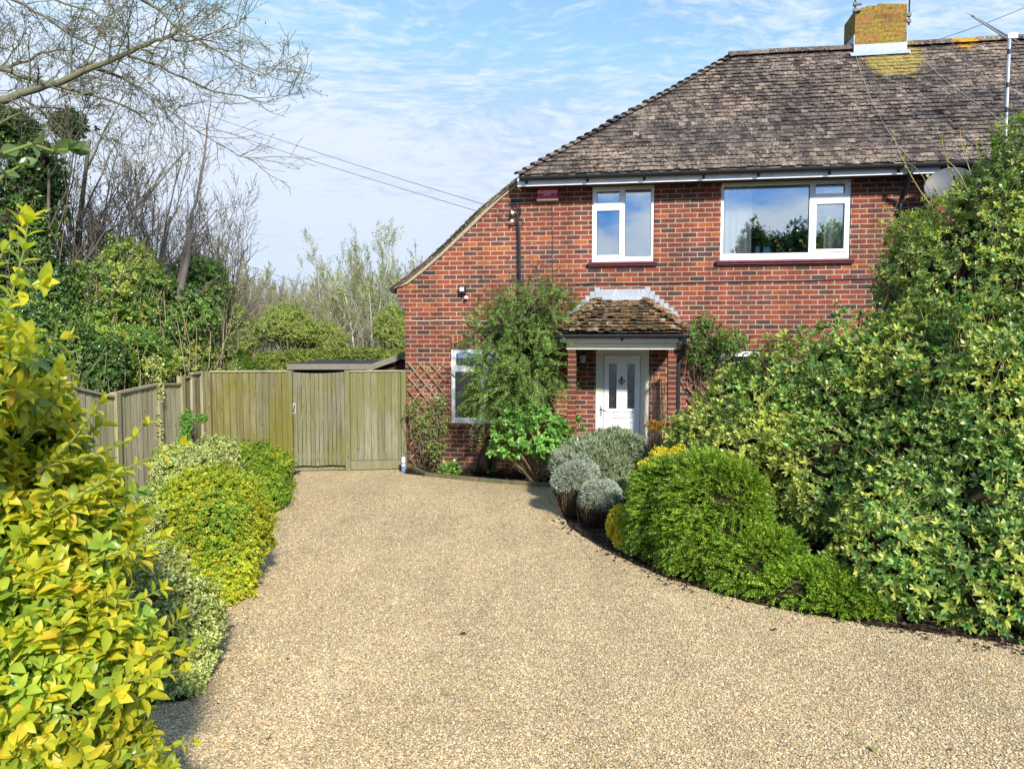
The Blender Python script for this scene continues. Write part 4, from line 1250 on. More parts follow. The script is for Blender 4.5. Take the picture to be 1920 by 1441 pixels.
for y, z in ((4.0, 1.9), (5.0, 1.88), (6.0, 1.88), (7.0, 1.86), (8.0, 1.80), (9.0, 1.53), (10.1, 1.50), (10.8, 1.64), (11.135, 1.6), (11.5, 1.68)):
    MB().box(-0.03, 0.055, y - 8 - 0.045, y - 8 + 0.045, 0, z - 0.02).build('post', fence_m, side)
# across the end of the drive: panel, gate, panel
A_, B_ = Vector((-4.86, 11.60)), Vector((-1.80, 12.02))
fd = (B_ - A_).normalized(); fn = Vector((fd.y, -fd.x))
def fpx(px):
    d = ray(px, 700); a = Vector((d.x, d.y)); # intersection of the ray with the fence line
    den = a.x * fd.y - a.y * fd.x
    t = (A_.x * fd.y - A_.y * fd.x) / den
    return a * t
def fz(px, py):
    q = fpx(px); d = ray(px, py); return H + d.z * (q.y / d.y)
back = empty('board_fence', (A_.x, A_.y, 0), label='tall green stained board fence either side of the garden gate', cat='fence')
def loc2(v): return (v.x - A_.x, v.y - A_.y)
ztop = fz(470, 697)
mb = MB(); vboards(mb, loc2(fpx(393)), loc2(fpx(540)), 0.03, ztop, ztop - .005, 0.105, 0.012, fn); mb.build('panel', fence_gm, back, label='darker olive green left panel')
mb = MB(); vboards(mb, loc2(fpx(656)), loc2(fpx(759.5)), 0.17, fz(700, 697), fz(700, 697), 0.108, 0.012, fn); mb.build('panel', gate_m, back)
def seg(mb, x0, x1, z0, z1, w, out, dz=0.0):
    a, b = fpx(x0), fpx(x1)
    a = Vector((*loc2(a + fn * out), (z0 + z1) / 2)); b = Vector((*loc2(b + fn * out), (z0 + z1) / 2 + dz)); mb.bar(a, b, w, z1 - z0)
mb = MB(); seg(mb, 393, 541, ztop, ztop + 0.025, 0.06, 0.005); mb.build('capping', fence_m, back)
mb = MB(); seg(mb, 656, 759.5, ztop - .008, ztop + 0.017, 0.06, 0.005); mb.build('capping', fence_m, back)
mb = MB(); seg(mb, 656, 759.5, 0.02, 0.165, 0.03, 0.02); mb.build('gravel_board', gate_m, back)
for px, z in ((392, ztop + .01), (544, ztop + .02), (651.5, ztop + .02), (757, ztop)):
    c = loc2(fpx(px) + fn * 0.03)
    MB().box(c[0] - 0.04, c[0] + 0.04, c[1] - 0.04, c[1] + 0.04, 0, z).build('post', fence_gm if px < 600 else gate_m, back)
gp = fpx(549.5)
gate = empty('garden_gate', (gp.x, gp.y, 0), label='boarded wooden garden gate with a small steel latch', cat='gate')
gl = lambda v: (v.x - gp.x, v.y - gp.y)
mb = MB()
gx0, gx1 = 549.5, 646
n_ = 12
for i in range(n_):
    x0, x1 = gx0 + (gx1 - gx0) * i / n_, gx0 + (gx1 - gx0) * (i + 1) / n_
    tt = ztop - 0.008 - 0.02 * math.sin(math.pi * (i + .5) / n_)
    vboards(mb, gl(fpx(x0) + fn * .01), gl(fpx(x1) + fn * .01), 0.10 + 0.006 * math.sin(i), tt, tt, 0.5, 0.014, fn, 0.006, 0.003)
mb.build('boards', gate_m, gate)
mb = MB(); a, b = fpx(gx0), fpx(gx1)
for z in (0.25, 0.9, ztop - 0.18):
    mb.bar((*gl(a - fn * .02), z), (*gl(b - fn * .02), z), 0.04, 0.09)
mb.build('rails', gate_m, gate)
q = fpx(551.5); c = gl(q + fn * 0.036)
zl = fz(551.5, 765)
lt = MB(); lt.hexa([(c[0] - .022, c[1] - .003, zl - .09), (c[0] + .022, c[1] + .003, zl - .09), (c[0] + .022, c[1] + .008, zl - .09), (c[0] - .022, c[1] + .004, zl - .09),
                    (c[0] - .022, c[1] - .003, zl + .09), (c[0] + .022, c[1] + .003, zl + .09), (c[0] + .022, c[1] + .008, zl + .09), (c[0] - .022, c[1] + .004, zl + .09)])
lat = lt.build('latch_plate', galv_m, gate)
MB().tube([(c[0] + .004, c[1] - .008, zl + .05), (c[0] + .008, c[1] - .035, zl + .03), (c[0] - .004, c[1] - .035, zl - .03), (c[0] + .004, c[1] - .008, zl - .05)], 0.007, 6).build('latch', iron_m, lat)
mb = MB(); seg(mb, 549, 647, 0.012, 0.07, 0.02, -0.05); o = mb.build('threshold', gate_m, gate); o.location = (A_.x - gp.x, A_.y - gp.y, 0)

# aerosol can by the house corner
cp = gnd(756.5, 886)
can = empty('spray_can', (cp.x, cp.y, 0.006), label='white and blue spray can standing by the house corner', cat='spray can')
mb = MB(); mb.lathe([(0.0, 0), (0.03, 0.0), (0.032, 0.006), (0.032, 0.155), (0.026, 0.168)], 16); mb.build('body', mat_plain('blue_label', (0.06, 0.14, 0.42), 0.3, 0.5, 0.2, 40, dirt=(0.7, 0.72, 0.8), dirt_amt=1.0), can, True)
mb = MB(); mb.lathe([(0.029, 0.166), (0.029, 0.245), (0.024, 0.25), (0.0, 0.25)], 16); mb.build('cap', upvc, can, True)
mb = MB(); mb.lathe([(0.0325, 0.11), (0.0325, 0.135)], 16); mb.build('label_band', white_m, can, True)

# ------------------------------------------------------------------ sheds behind the fence
def shed(px0, px1, ytop0, ytop1, Y, name, label, wall_m_, roof_m_, over=0.08, depth=2.4, flat=False):
    a, b = at(px0, ytop0, Y), at(px1, ytop1, Y)
    s = empty(name, (a.x, a.y, 0), label=label, cat='shed')
    w = b.x - a.x; za, zb = a.z, b.z
    mb = MB()
    k = 14
    for i in range(k):
        z0, z1 = i * 0.14, (i + 1) * 0.14 - 0.003
        xs = 0.0
        if z0 > min(za, zb) - 0.1:
            if abs(zb - za) < 0.05: break
            xs = w * min(1, max(0, (z1 - za + 0.06) / (zb - za)))
        if xs >= w - .05 or z1 > max(za, zb) - .03: break
        mb.hexa([(xs, 0.0, z0), (w, 0.0, z0), (w, .02, z0), (xs, .02, z0), (xs, 0.014, z1), (w, 0.014, z1), (w, .03, z1), (xs, .03, z1)])
    mb.build('wall', wall_m_, s)
    mb = MB().box(0, w, 0.031, depth, 0, min(za, zb) - 0.05); mb.build('body', wall_m_, s)
    mb = MB(); mb.hexa([(-over, -0.12, za - .03), (w + over, -0.12, zb - .03), (w + over, depth + .1, zb - .03), (-over, depth + .1, za - .03), (-over, -0.12, za), (w + over, -0.12, zb), (w + over, depth + .1, zb), (-over, depth + .1, za)])
    mb.build('roof', roof_m_, s)
    mb = MB(); mb.hexa([(-over, -0.14, za - .11), (w + over, -0.14, zb - .11), (w + over, -0.121, zb - .11), (-over, -0.121, za - .11), (-over, -0.14, za - .005), (w + over, -0.14, zb - .005), (w + over, -0.121, zb - .005), (-over, -0.121, za - .005)])
    mb.build('bargeboard', mat_plain('grey_board', (0.20, 0.18, 0.14), 0.8, 0.2, 0.3, 8), s)
shed(550, 700, 681, 681, 13.6, 'garden_shed', 'low dark garden shed with a flat black roof behind the gate', mat_plain('dark_stained_boards', (0.04, 0.03, 0.03), 0.8, 0.2, 0.3), mat_plain('black_felt', (0.03, 0.032, 0.035), 0.8, 0.2, 0.3))
shed(700, 775, 684, 651, 13.0, 'garden_shed', 'purple brown boarded shed with a sloping felt roof against the house', mat_plain('purple_brown_boards', (0.075, 0.032, 0.036), 0.8, 0.2, 0.3), mat_plain('grey_felt', (0.12, 0.12, 0.10), 0.9, 0.2, 0.3))
# ------------------------------------------------------------------ foliage tools
def unit(a): return a / np.maximum(np.linalg.norm(a, axis=-1, keepdims=True), 1e-9)
def EL(px, py, Y, rx, ry, dy=None):
    """ellipsoid with its centre behind pixel (px,py) at distance Y and radii given in photograph pixels at that distance"""
    c = at(px, py, Y); s = Y / 1360.0
    return (c.x, c.y, c.z, rx * s, (rx * s if dy is None else dy), ry * s)
def wob(D, seed, f=2.5):
    r = np.random.RandomState(seed); o = np.zeros(len(D))
    for k in range(5):
        a = r.randn(3) * f * (1 + 0.6 * k); o += np.sin(D @ a + r.rand() * 6.28) / (1 + 0.6 * k)
    return o / 2.2
CAMP = np.array([0, 0, H])
def shell(ells, n, depth=0.25, amp=0.10, p=2.0, seed=1, back=0.3, zmin=0.03, keep_in=0.85, clump=0.0, gap=0.0, cf=7.0):
    r = np.random.RandomState(seed)
    E_ = np.array(ells); area = (E_[:, 3] * E_[:, 5] + E_[:, 4] * E_[:, 5] + E_[:, 3] * E_[:, 4]); area = area / area.sum()
    Ps, Ns, Ds = [], [], []
    got = 0
    while got < n:
        m = max(1000, int((n - got) * 2.2))
        k = r.choice(len(E_), m, p=area)
        d = unit(r.randn(m, 3))
        if p != 2.0: d2 = d / (np.sum(np.abs(d) ** p, 1) ** (1 / p))[:, None]
        else: d2 = d
        e = E_[k]
        w = 1 + amp * wob(d2 * e[:, 3:6] / 0.5 + e[:, :3], seed)
        t = r.rand(m) ** 1.7
        P = e[:, :3] + d2 * e[:, 3:6] * (w * (1 - depth * t))[:, None]
        if p == 2.0: N_ = unit(d / e[:, 3:6])
        else: N_ = unit(np.sign(d2) * np.abs(d2) ** (p - 1) / e[:, 3:6])
        if clump or gap:
            q_ = wob(P, seed + 3, cf)
            P = P + N_ * (q_ * clump)[:, None]
        ok = P[:, 2] > zmin
        if gap:
            ok &= (q_ > -0.45) | (r.rand(m) > gap)
        for j in range(len(E_)):
            q = (P - E_[j, :3]) / E_[j, 3:6]
            ins = np.sum(np.abs(q) ** p, 1) ** (1 / p) < keep_in
            ok &= ~(ins & (k != j))
        vis = np.sum(N_ * unit(CAMP - P), 1)
        ok &= (vis > -0.15) | (r.rand(m) < back)
        P, N_, t = P[ok], N_[ok], t[ok]
        Ps.append(P); Ns.append(N_); Ds.append(t); got += len(P)
    return np.concatenate(Ps)[:n], np.concatenate(Ns)[:n], np.concatenate(Ds)[:n]

T4 = (np.array([(0, 0, 0), (.45, -.5, .10), (1, 0, -.06), (.45, .5, .10)], float), np.array([(0, 1, 2), (0, 2, 3)]))
T8 = (np.array([(0, 0, 0), (.30, -.42, .09), (.32, 0, -.01), (.30, .42, .09), (.68, -.42, .04), (.70, 0, -.08), (.68, .42, .04), (1, 0, -.24)], float),
      np.array([(0, 2, 1), (0, 3, 2), (1, 2, 5), (1, 5, 4), (2, 3, 6), (2, 6, 5), (4, 5, 7), (5, 6, 7)]))
T6 = (np.array([(0, 0, 0), (.25, -.38, .05), (.25, .38, .05), (.7, -.42, .0), (.7, .42, .0), (1, 0, -.1)], float), np.array([(0, 2, 1), (1, 2, 4), (1, 4, 3), (3, 4, 5)]))
def _t12():
    ts = (0.0, 0.14, 0.36, 0.60, 0.82, 1.0); ws = (0.0, 0.26, 0.46, 0.45, 0.26, 0.0); dr = (0, .01, .0, -.04, -.11, -.22)
    v = [(0, 0, 0)]; f = []
    for t, w, d in zip(ts[1:-1], ws[1:-1], dr[1:-1]): v += [(t, -w, d + .16 * w), (t, 0, d), (t, w, d + .16 * w)]
    v.append((1, 0, dr[-1])); m = len(v) - 1
    f += [(0, 2, 1), (0, 3, 2)]
    for i in range(3):
        a = 1 + 3 * i
        f += [(a, a + 1, a + 4), (a, a + 4, a + 3), (a + 1, a + 2, a + 5), (a + 1, a + 5, a + 4)]
    f += [(m - 3, m - 2, m), (m - 2, m - 1, m)]
    return np.array(v, float), np.array(f)
T12 = _t12()
def leaves(name, P, D, Nn, L, Wd, mat, parent=None, T=T4, smooth=False, **kw):
    tv, tf = T
    D = unit(D); S = unit(np.cross(D, Nn)); Nn = np.cross(S, D)
    L = np.broadcast_to(L, (len(P),)); Wd = np.broadcast_to(Wd, (len(P),))
    V = P[:, None, :] + tv[None, :, 0, None] * (D * L[:, None])[:, None, :] + tv[None, :, 1, None] * (S * Wd[:, None])[:, None, :] + tv[None, :, 2, None] * (Nn * L[:, None])[:, None, :]
    F = (np.arange(len(P)) * len(tv))[:, None, None] + tf[None]
    return np_mesh(name, V.reshape(-1, 3), F.reshape(-1, 3), mat, parent, smooth, **kw)
def cluster(P, G, per, whorls, spacing, L, a0, a1, r, up=0.0, jit=0.25):
    """leaves around shoots: P tip position, G growth direction -> arrays for leaves()"""
    n = len(P); G = unit(G)
    e1 = unit(np.cross(G, unit(r.randn(n, 3)))); e2 = np.cross(G, e1)
    oP, oD, oN, oL = [], [], [], []
    for w in range(whorls):
        f = w / max(1, whorls - 1)
        al = a0 + (a1 - a0) * f
        ph0 = (w % 2) * math.pi / per + r.rand(n) * 0.5
        for k in range(per):
            ph = ph0 + 2 * math.pi * k / per + r.randn(n) * 0.2
            a = al + r.randn(n) * jit * 0.6
            rad = e1 * np.cos(ph)[:, None] + e2 * np.sin(ph)[:, None]
            D = G * np.cos(a)[:, None] + rad * np.sin(a)[:, None] + r.randn(n, 3) * jit * 0.3
            Nn = G * np.sin(a)[:, None] - rad * np.cos(a)[:, None] + np.array([0, 0, up])
            oP.append(P - G * (w * spacing)); oD.append(D); oN.append(Nn); oL.append(L * (0.7 + 0.5 * r.rand(n)) * (0.75 + 0.35 * min(1, f * 2)))
    return np.concatenate(oP), np.concatenate(oD), np.concatenate(oN), np.concatenate(oL)
def growth(N_, r, out=1.0, up=0.4, jit=0.35): return unit(N_ * out + np.array([0, 0, up]) + r.randn(len(N_), 3) * jit)
def sprays(P, D0, L, n, leafL, ratio, droop, r, ang=0.85, both=2):
    """leafy sprays: twigs that leave P along D0 and bend down, two ranks of leaflets; returns leaf arrays and twig polylines"""
    D0 = unit(D0); L = np.broadcast_to(L, (len(P),))
    oP, oD, oN, oL = [], [], [], []
    flat = unit(np.cross(D0, np.array([0, 0, 1.0]) + r.randn(len(P), 3) * 0.5))
    lines = []
    for i in range(n):
        t = (i + 0.5) / n
        Q = P + D0 * (L * t)[:, None]; Q[:, 2] -= droop * L * t * t
        T_ = D0.copy(); T_[:, 2] -= 2 * droop * t; T_ = unit(T_)
        if i % max(1, n // 4) == 0 or i == n - 1: lines.append(Q.copy())
        Nn = np.cross(flat, T_)
        for s in ((-1, 1) if both == 2 else ((-1) ** i,)):
            D = T_ * math.cos(ang) + flat * (s * math.sin(ang)) + r.randn(len(P), 3) * 0.15
            oP.append(Q); oD.append(D); oN.append(Nn + r.randn(len(P), 3) * 0.25); oL.append(leafL * (1.05 - 0.45 * t) * (0.7 + 0.6 * r.rand(len(P))))
    return np.concatenate(oP), np.concatenate(oD), np.concatenate(oN), np.concatenate(oL), lines
def twigs_mesh(name, A, B, ra, rb, mat, parent, r, bend=0.08, up=0.0, seg=4, **kw):
    """thin three-sided tubes from A to B, vectorised"""
    n = len(A); ts = np.linspace(0, 1, seg + 1)
    bd = r.randn(n, 3) * bend * np.linalg.norm(B - A, axis=1)[:, None]; bd[:, 2] += up
    ra = np.broadcast_to(ra, (n,)); rb = np.broadcast_to(rb, (n,))
    d = unit(B - A); e1 = unit(np.cross(d, unit(r.randn(n, 3)))); e2 = np.cross(d, e1)
    V = np.zeros((n, seg + 1, 3, 3))
    for i, t in enumerate(ts):
        c = A + (B - A) * t + bd * (4 * t * (1 - t)); rr = ra + (rb - ra) * t
        for k in range(3):
            a = 2 * math.pi * k / 3
            V[:, i, k] = c + (e1 * math.cos(a) + e2 * math.sin(a)) * rr[:, None]
    F = []
    for i in range(seg):
        for k in range(3):
            q = (k + 1) % 3
            F.append((i * 3 + k, i * 3 + q, (i + 1) * 3 + q, (i + 1) * 3 + k))
    F = np.array(F)[None] + (np.arange(n) * (seg + 1) * 3)[:, None, None]
    return np_mesh(name, V.reshape(-1, 3), F.reshape(-1, 4), mat, parent, True, **kw)
def core(ells, f, mat, parent, seed=3, p=2.0):
    """the dense woody inside of a bush"""
    Vs, Fs = [], []; off = 0
    for (cx, cy, cz, rx, ry, rz) in ells:
        nu, nv = 18, 11
        uu, vv = np.meshgrid(np.linspace(0, 2 * math.pi, nu, endpoint=False), np.linspace(0.05, math.pi - 0.05, nv))
        d = np.stack([np.cos(uu) * np.sin(vv), np.sin(uu) * np.sin(vv), np.cos(vv)], 2).reshape(-1, 3)
        if p != 2: d = d / (np.sum(np.abs(d) ** p, 1) ** (1 / p))[:, None]
        w = f * (1 + 0.16 * wob(d * 3, seed, 3))
        V = d * np.array([rx, ry, rz]) * w[:, None] + np.array([cx, cy, cz]); V[:, 2] = np.maximum(V[:, 2], 0.01)
        Fq = []
        for i in range(nv - 1):
            for j in range(nu):
                q = (j + 1) % nu; Fq.append((i * nu + j, i * nu + q, (i + 1) * nu + q, (i + 1) * nu + j))
        Vs.append(V); Fs.append(np.array(Fq) + off); off += len(V)
    return np_mesh('inner_growth', np.concatenate(Vs), np.concatenate(Fs), mat, parent, True)
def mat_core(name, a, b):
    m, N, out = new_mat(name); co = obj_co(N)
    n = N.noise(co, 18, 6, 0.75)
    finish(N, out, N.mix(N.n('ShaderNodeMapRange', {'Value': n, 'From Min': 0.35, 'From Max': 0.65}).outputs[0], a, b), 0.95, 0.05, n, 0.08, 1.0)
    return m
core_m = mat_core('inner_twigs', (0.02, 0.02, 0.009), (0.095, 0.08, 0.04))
twig_m = mat_bark('twig_bark', (0.09, 0.065, 0.04), (0.22, 0.17, 0.11), 30)
pale_twig_m = mat_bark('pale_twig_bark', (0.22, 0.16, 0.09), (0.42, 0.33, 0.2), 30)
green_twig_m = mat_bark('green_twig', (0.10, 0.13, 0.03), (0.22, 0.26, 0.07), 30)
olive_twig_m = mat_bark('olive_twig', (0.20, 0.17, 0.06), (0.42, 0.37, 0.16), 30)
dark_bark_m = mat_bark('dark_bark', (0.02, 0.016, 0.012), (0.07, 0.055, 0.04), 40)

# leaf colours
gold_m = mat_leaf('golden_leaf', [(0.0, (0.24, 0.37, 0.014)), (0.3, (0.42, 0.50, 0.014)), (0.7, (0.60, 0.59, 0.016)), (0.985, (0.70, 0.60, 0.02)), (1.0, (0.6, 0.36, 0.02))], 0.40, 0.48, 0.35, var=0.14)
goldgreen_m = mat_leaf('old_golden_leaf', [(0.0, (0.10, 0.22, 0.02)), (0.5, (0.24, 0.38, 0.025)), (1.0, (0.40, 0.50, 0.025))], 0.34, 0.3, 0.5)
blur_m = mat_leaf('broad_green_leaf', [(0.0, (0.07, 0.14, 0.045)), (0.6, (0.12, 0.21, 0.05)), (1.0, (0.2, 0.3, 0.1))], 0.3, 0.3, 0.5)
goldball_m = mat_leaf('golden_small_leaf', [(0.0, (0.20, 0.33, 0.012)), (0.4, (0.38, 0.48, 0.012)), (0.85, (0.56, 0.58, 0.015)), (1.0, (0.66, 0.54, 0.02))], 0.4, 0.35, 0.4)
greenball_m = mat_leaf('box_green_leaf', [(0.0, (0.07, 0.18, 0.01)), (0.5, (0.17, 0.34, 0.012)), (1.0, (0.38, 0.50, 0.02))], 0.4, 0.35, 0.4)
varieg_m = mat_leaf('variegated_leaf', [(0.0, (0.08, 0.15, 0.04)), (0.3, (0.22, 0.31, 0.06)), (0.55, (0.52, 0.57, 0.15)), (1.0, (0.76, 0.78, 0.34))], 0.4, 0.3, 0.4)
chois_m = mat_leaf('glossy_green_leaf', [(0.0, (0.05, 0.14, 0.03)), (0.4, (0.13, 0.27, 0.045)), (0.75, (0.23, 0.37, 0.05)), (0.96, (0.36, 0.48, 0.07)), (1.0, (0.46, 0.46, 0.14))], 0.34, 0.30, 0.45)
choisy_m = mat_leaf('pale_shoot_leaf', [(0.0, (0.25, 0.36, 0.04)), (0.6, (0.42, 0.51, 0.06)), (1.0, (0.56, 0.60, 0.12))], 0.34, 0.35, 0.5)
tall_m = mat_leaf('shrub_leaf', [(0.0, (0.06, 0.12, 0.035)), (0.4, (0.13, 0.22, 0.05)), (0.75, (0.26, 0.35, 0.07)), (1.0, (0.45, 0.50, 0.11))], 0.36, 0.3, 0.5)
lon_m = mat_leaf('small_hedge_leaf', [(0.0, (0.035, 0.12, 0.010)), (0.45, (0.14, 0.31, 0.016)), (1.0, (0.46, 0.62, 0.03))], 0.38, 0.32, 0.4)
conif_m = mat_leaf('feathery_leaf', [(0.0, (0.06, 0.15, 0.03)), (0.5, (0.15, 0.31, 0.05)), (0.85, (0.28, 0.46, 0.08)), (1.0, (0.45, 0.55, 0.10))], 0.5, 0.3, 0.3)
rust_m = mat_leaf('rusty_feathery_leaf', [(0.0, (0.09, 0.12, 0.03)), (0.6, (0.2, 0.17, 0.05)), (1.0, (0.33, 0.19, 0.05))], 0.5, 0.3, 0.3)
hyd_m = mat_leaf('fresh_green_leaf', [(0.0, (0.07, 0.22, 0.025)), (0.6, (0.15, 0.38, 0.045)), (1.0, (0.28, 0.50, 0.09))], 0.36, 0.32, 0.45)
lav_m = mat_leaf('grey_green_needle', [(0.0, (0.17, 0.22, 0.11)), (0.5, (0.34, 0.40, 0.23)), (1.0, (0.54, 0.58, 0.38))], 0.7, 0.15, 0.15)
silver_m = mat_leaf('silver_needle', [(0.0, (0.26, 0.30, 0.21)), (0.5, (0.44, 0.49, 0.38)), (1.0, (0.62, 0.66, 0.55))], 0.7, 0.15, 0.15)
brown_m = mat_leaf('dry_brown', [(0.0, (0.045, 0.028, 0.018)), (0.6, (0.10, 0.06, 0.04)), (1.0, (0.19, 0.13, 0.08))], 0.8, 0.1, 0.1)
yellow_m = mat_leaf('bright_yellow_leaf', [(0.0, (0.50, 0.44, 0.01)), (0.6, (0.70, 0.62, 0.012)), (1.0, (0.8, 0.74, 0.05))], 0.45, 0.3, 0.3)
ivy_m = mat_leaf('ivy_leaf', [(0.0, (0.028, 0.085, 0.018)), (0.5, (0.065, 0.165, 0.028)), (0.85, (0.14, 0.27, 0.04)), (1.0, (0.28, 0.40, 0.09))], 0.32, 0.25, 0.5)
ivyb_m = mat_leaf('bright_ivy_leaf', [(0.0, (0.06, 0.17, 0.028)), (0.5, (0.14, 0.30, 0.035)), (1.0, (0.31, 0.46, 0.07))], 0.34, 0.3, 0.5)
wood_leaf_m = mat_leaf('spring_leaf', [(0.0, (0.18, 0.26, 0.06)), (0.5, (0.30, 0.38, 0.08)), (1.0, (0.44, 0.52, 0.12))], 0.5, 0.4, 0.2)
hedge_far_m = mat_leaf('clipped_hedge_leaf', [(0.0, (0.08, 0.14, 0.02)), (0.5, (0.18, 0.25, 0.03)), (1.0, (0.34, 0.38, 0.06))], 0.45, 0.3, 0.3)

def bush(name, label, cat, ells, n, leaf=(0.03, 0.5), per=4, whorls=2, spacing=0.02, angles=(0.5, 1.1), mat=None, T=T4, seed=1, depth=0.25, amp=0.1, p=2.0,
         g=(1.0, 0.4, 0.35), corefac=0.78, extra=(), stems=0, stem_r=(0.01, 0.003), stem_mat=None, base=None, group=None, smooth=False, jit=0.25, loose=0, back=0.3, keep_in=0.85, clump=0.03, gap=0.3, cf=7.0):
    r = np.random.RandomState(seed)
    bx = np.array(ells); b0 = base or (bx[:, 0].mean(), bx[:, 1].mean())
    root = empty(name, (b0[0], b0[1], 0), label=label, cat=cat, group=group)
    off = np.array([b0[0], b0[1], 0.0])
    P, N_, t = shell(ells, n, depth, amp, p, seed, back, keep_in=keep_in, clump=clump, gap=gap, cf=cf)
    G = growth(N_, r, *g)
    if loose:                                            # shoots that stand clear of the outline
        k = r.rand(n) < loose
        P[k] += G[k] * (r.rand(k.sum()) * 0.22 * np.mean(bx[:, 3]))[:, None]
    lp, ld, ln, ll = cluster(P, G, per, whorls, spacing, leaf[0] * (0.72 + 0.6 * r.rand(len(P)) ** 1.5), angles[0], angles[1], r, jit=jit)
    mats = [(mat, 1.0)] + list(extra)
    if extra:
        # shoots of another colour come in drifts
        dr = np.tile(wob(P, seed + 5, 1.6) + 0.35 * r.randn(len(P)), per * whorls)
        qs = np.cumsum([e[1] for e in extra]); cut = [np.quantile(dr, q) for q in qs]
        lo = -1e9
        for (m_, _), hi in zip(extra, cut):
            k = (dr > lo) & (dr <= hi); lo = hi
            leaves('foliage', lp[k] - off, ld[k], ln[k], ll[k], ll[k] * leaf[1], m_, root, T, smooth, label='lighter or differently coloured shoots')
        k = dr > lo
        leaves('foliage', lp[k] - off, ld[k], ln[k], ll[k], ll[k] * leaf[1], mat, root, T, smooth)
    else:
        leaves('foliage', lp - off, ld, ln, ll, ll * leaf[1], mat, root, T, smooth)
    if corefac: core([(e[0] - off[0], e[1] - off[1], e[2], e[3], e[4], e[5]) for e in ells], corefac, core_m, root, seed, p)
    if stems:
        k = r.choice(len(P), stems); Bp = P[k] - off
        bot = np.stack([r.randn(stems) * 0.12, r.randn(stems) * 0.12, np.zeros(stems)], 1)
        A = bot + (Bp - bot) * (0.25 + 0.4 * r.rand(stems))[:, None]
        twigs_mesh('stems', np.where(r.rand(stems, 1) < 0.25, bot, A), Bp, stem_r[0], stem_r[1], stem_mat or twig_m, root, r, 0.1, 0.03)
    return root

# ------------------------------------------------------------------ left side, near to far
rr = np.random.RandomState(5)
# the golden shrub close to the camera
fe = [EL(-40, 1560, 2.5, 330, 420, 0.42), EL(-10, 1240, 2.5, 285, 250, 0.42), EL(20, 1010, 2.7, 245, 185, 0.4), EL(-60, 840, 2.6, 190, 170, 0.35), EL(-70, 700, 2.2, 90, 110, 0.3)]
fg = empty('golden_shrub', (-1.9, 2.55, 0), label='large golden leaved shrub filling the left foreground', cat='shrub')
fo = np.array([-1.9, 2.55, 0.0])
P, N_, t = shell(fe, 1700, 0.30, 0.16, seed=21, back=0.15, clump=0.05, gap=0.5, cf=9)
P[:, 2] = np.maximum(P[:, 2], 0.05)
G = growth(N_, rr, 1.0, 0.55, 0.45)
kk = rr.rand(len(P)) < 0.16
P[kk] += G[kk] * (rr.rand(kk.sum()) * 0.16)[:, None]
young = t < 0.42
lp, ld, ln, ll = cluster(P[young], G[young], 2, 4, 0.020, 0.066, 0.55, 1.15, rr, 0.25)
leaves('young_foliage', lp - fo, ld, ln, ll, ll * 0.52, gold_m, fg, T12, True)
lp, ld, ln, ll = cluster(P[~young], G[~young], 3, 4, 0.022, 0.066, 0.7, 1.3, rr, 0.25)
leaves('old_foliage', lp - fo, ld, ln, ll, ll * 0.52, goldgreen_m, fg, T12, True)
twigs_mesh('shoots', P[young] - G[young] * 0.16 - fo, P[young] - fo, 0.0028, 0.0014, green_twig_m, fg, rr, 0.03)
k = rr.choice(len(P), 70); q0 = np.array([-0.3, 0.1, 0.0])
twigs_mesh('branches', q0 + np.stack([rr.randn(70) * .15, rr.randn(70) * .1, 0.02 + rr.rand(70) * .1], 1), (P[k] - fo - q0) * 0.8 + q0 + np.array([-.1, 0, 0]), 0.008, 0.003, twig_m, fg, rr, 0.05)
core([(e[0] - fo[0], e[1] - fo[1], e[2], e[3], e[4], e[5]) for e in fe], 0.62, core_m, fg, 4)

# long shoots reaching up the left edge of the picture, with leaf pairs
def shoot(pxs, Y, L, name, label, mats, ratio=0.45, sp=0.028, per=2, seed=1, T=T12, rad=0.004, cat='shoot', parent=None):
    r = np.random.RandomState(seed)
    pts = [at(x, y, Y + dy) for x, y, dy in pxs]
    b = pts[0]
    root = parent or empty(name, b, label=label, cat=cat)
    off = np.array(b) if parent is None else np.array(parent.location)
    Q = []
    for a, c in zip(pts, pts[1:]):
        k = max(1, int((c - a).length / sp))
        for i in range(k): Q.append((a.lerp(c, i / k), (c - a).normalized()))
    Q.append((pts[-1], (pts[-1] - pts[-2]).normalized()))
    MB().tube([p - Vector(off) for p in pts], [rad * (1 - 0.6 * i / (len(pts) - 1)) for i in range(len(pts))], 6).build('stem', green_twig_m, root)
    P = np.array([q[0] for q in Q[1:]]); G = np.array([q[1] for q in Q[1:]])
    lp, ld, ln, ll = cluster(P, G, per, 1, 0, L, 0.85, 0.85, r, 0.3)
    leaves('foliage', lp - off, ld, ln, ll, ll * ratio, mats, root, T, True)
    P = P[-1:]; G = G[-1:]
    lp, ld, ln, ll = cluster(P, G, 3, 1, 0, L * 1.1, 0.35, 0.35, r, 0.3)
    leaves('tip_foliage', lp - off, ld, ln, ll, ll * ratio, mats, root, T, True)
    return root
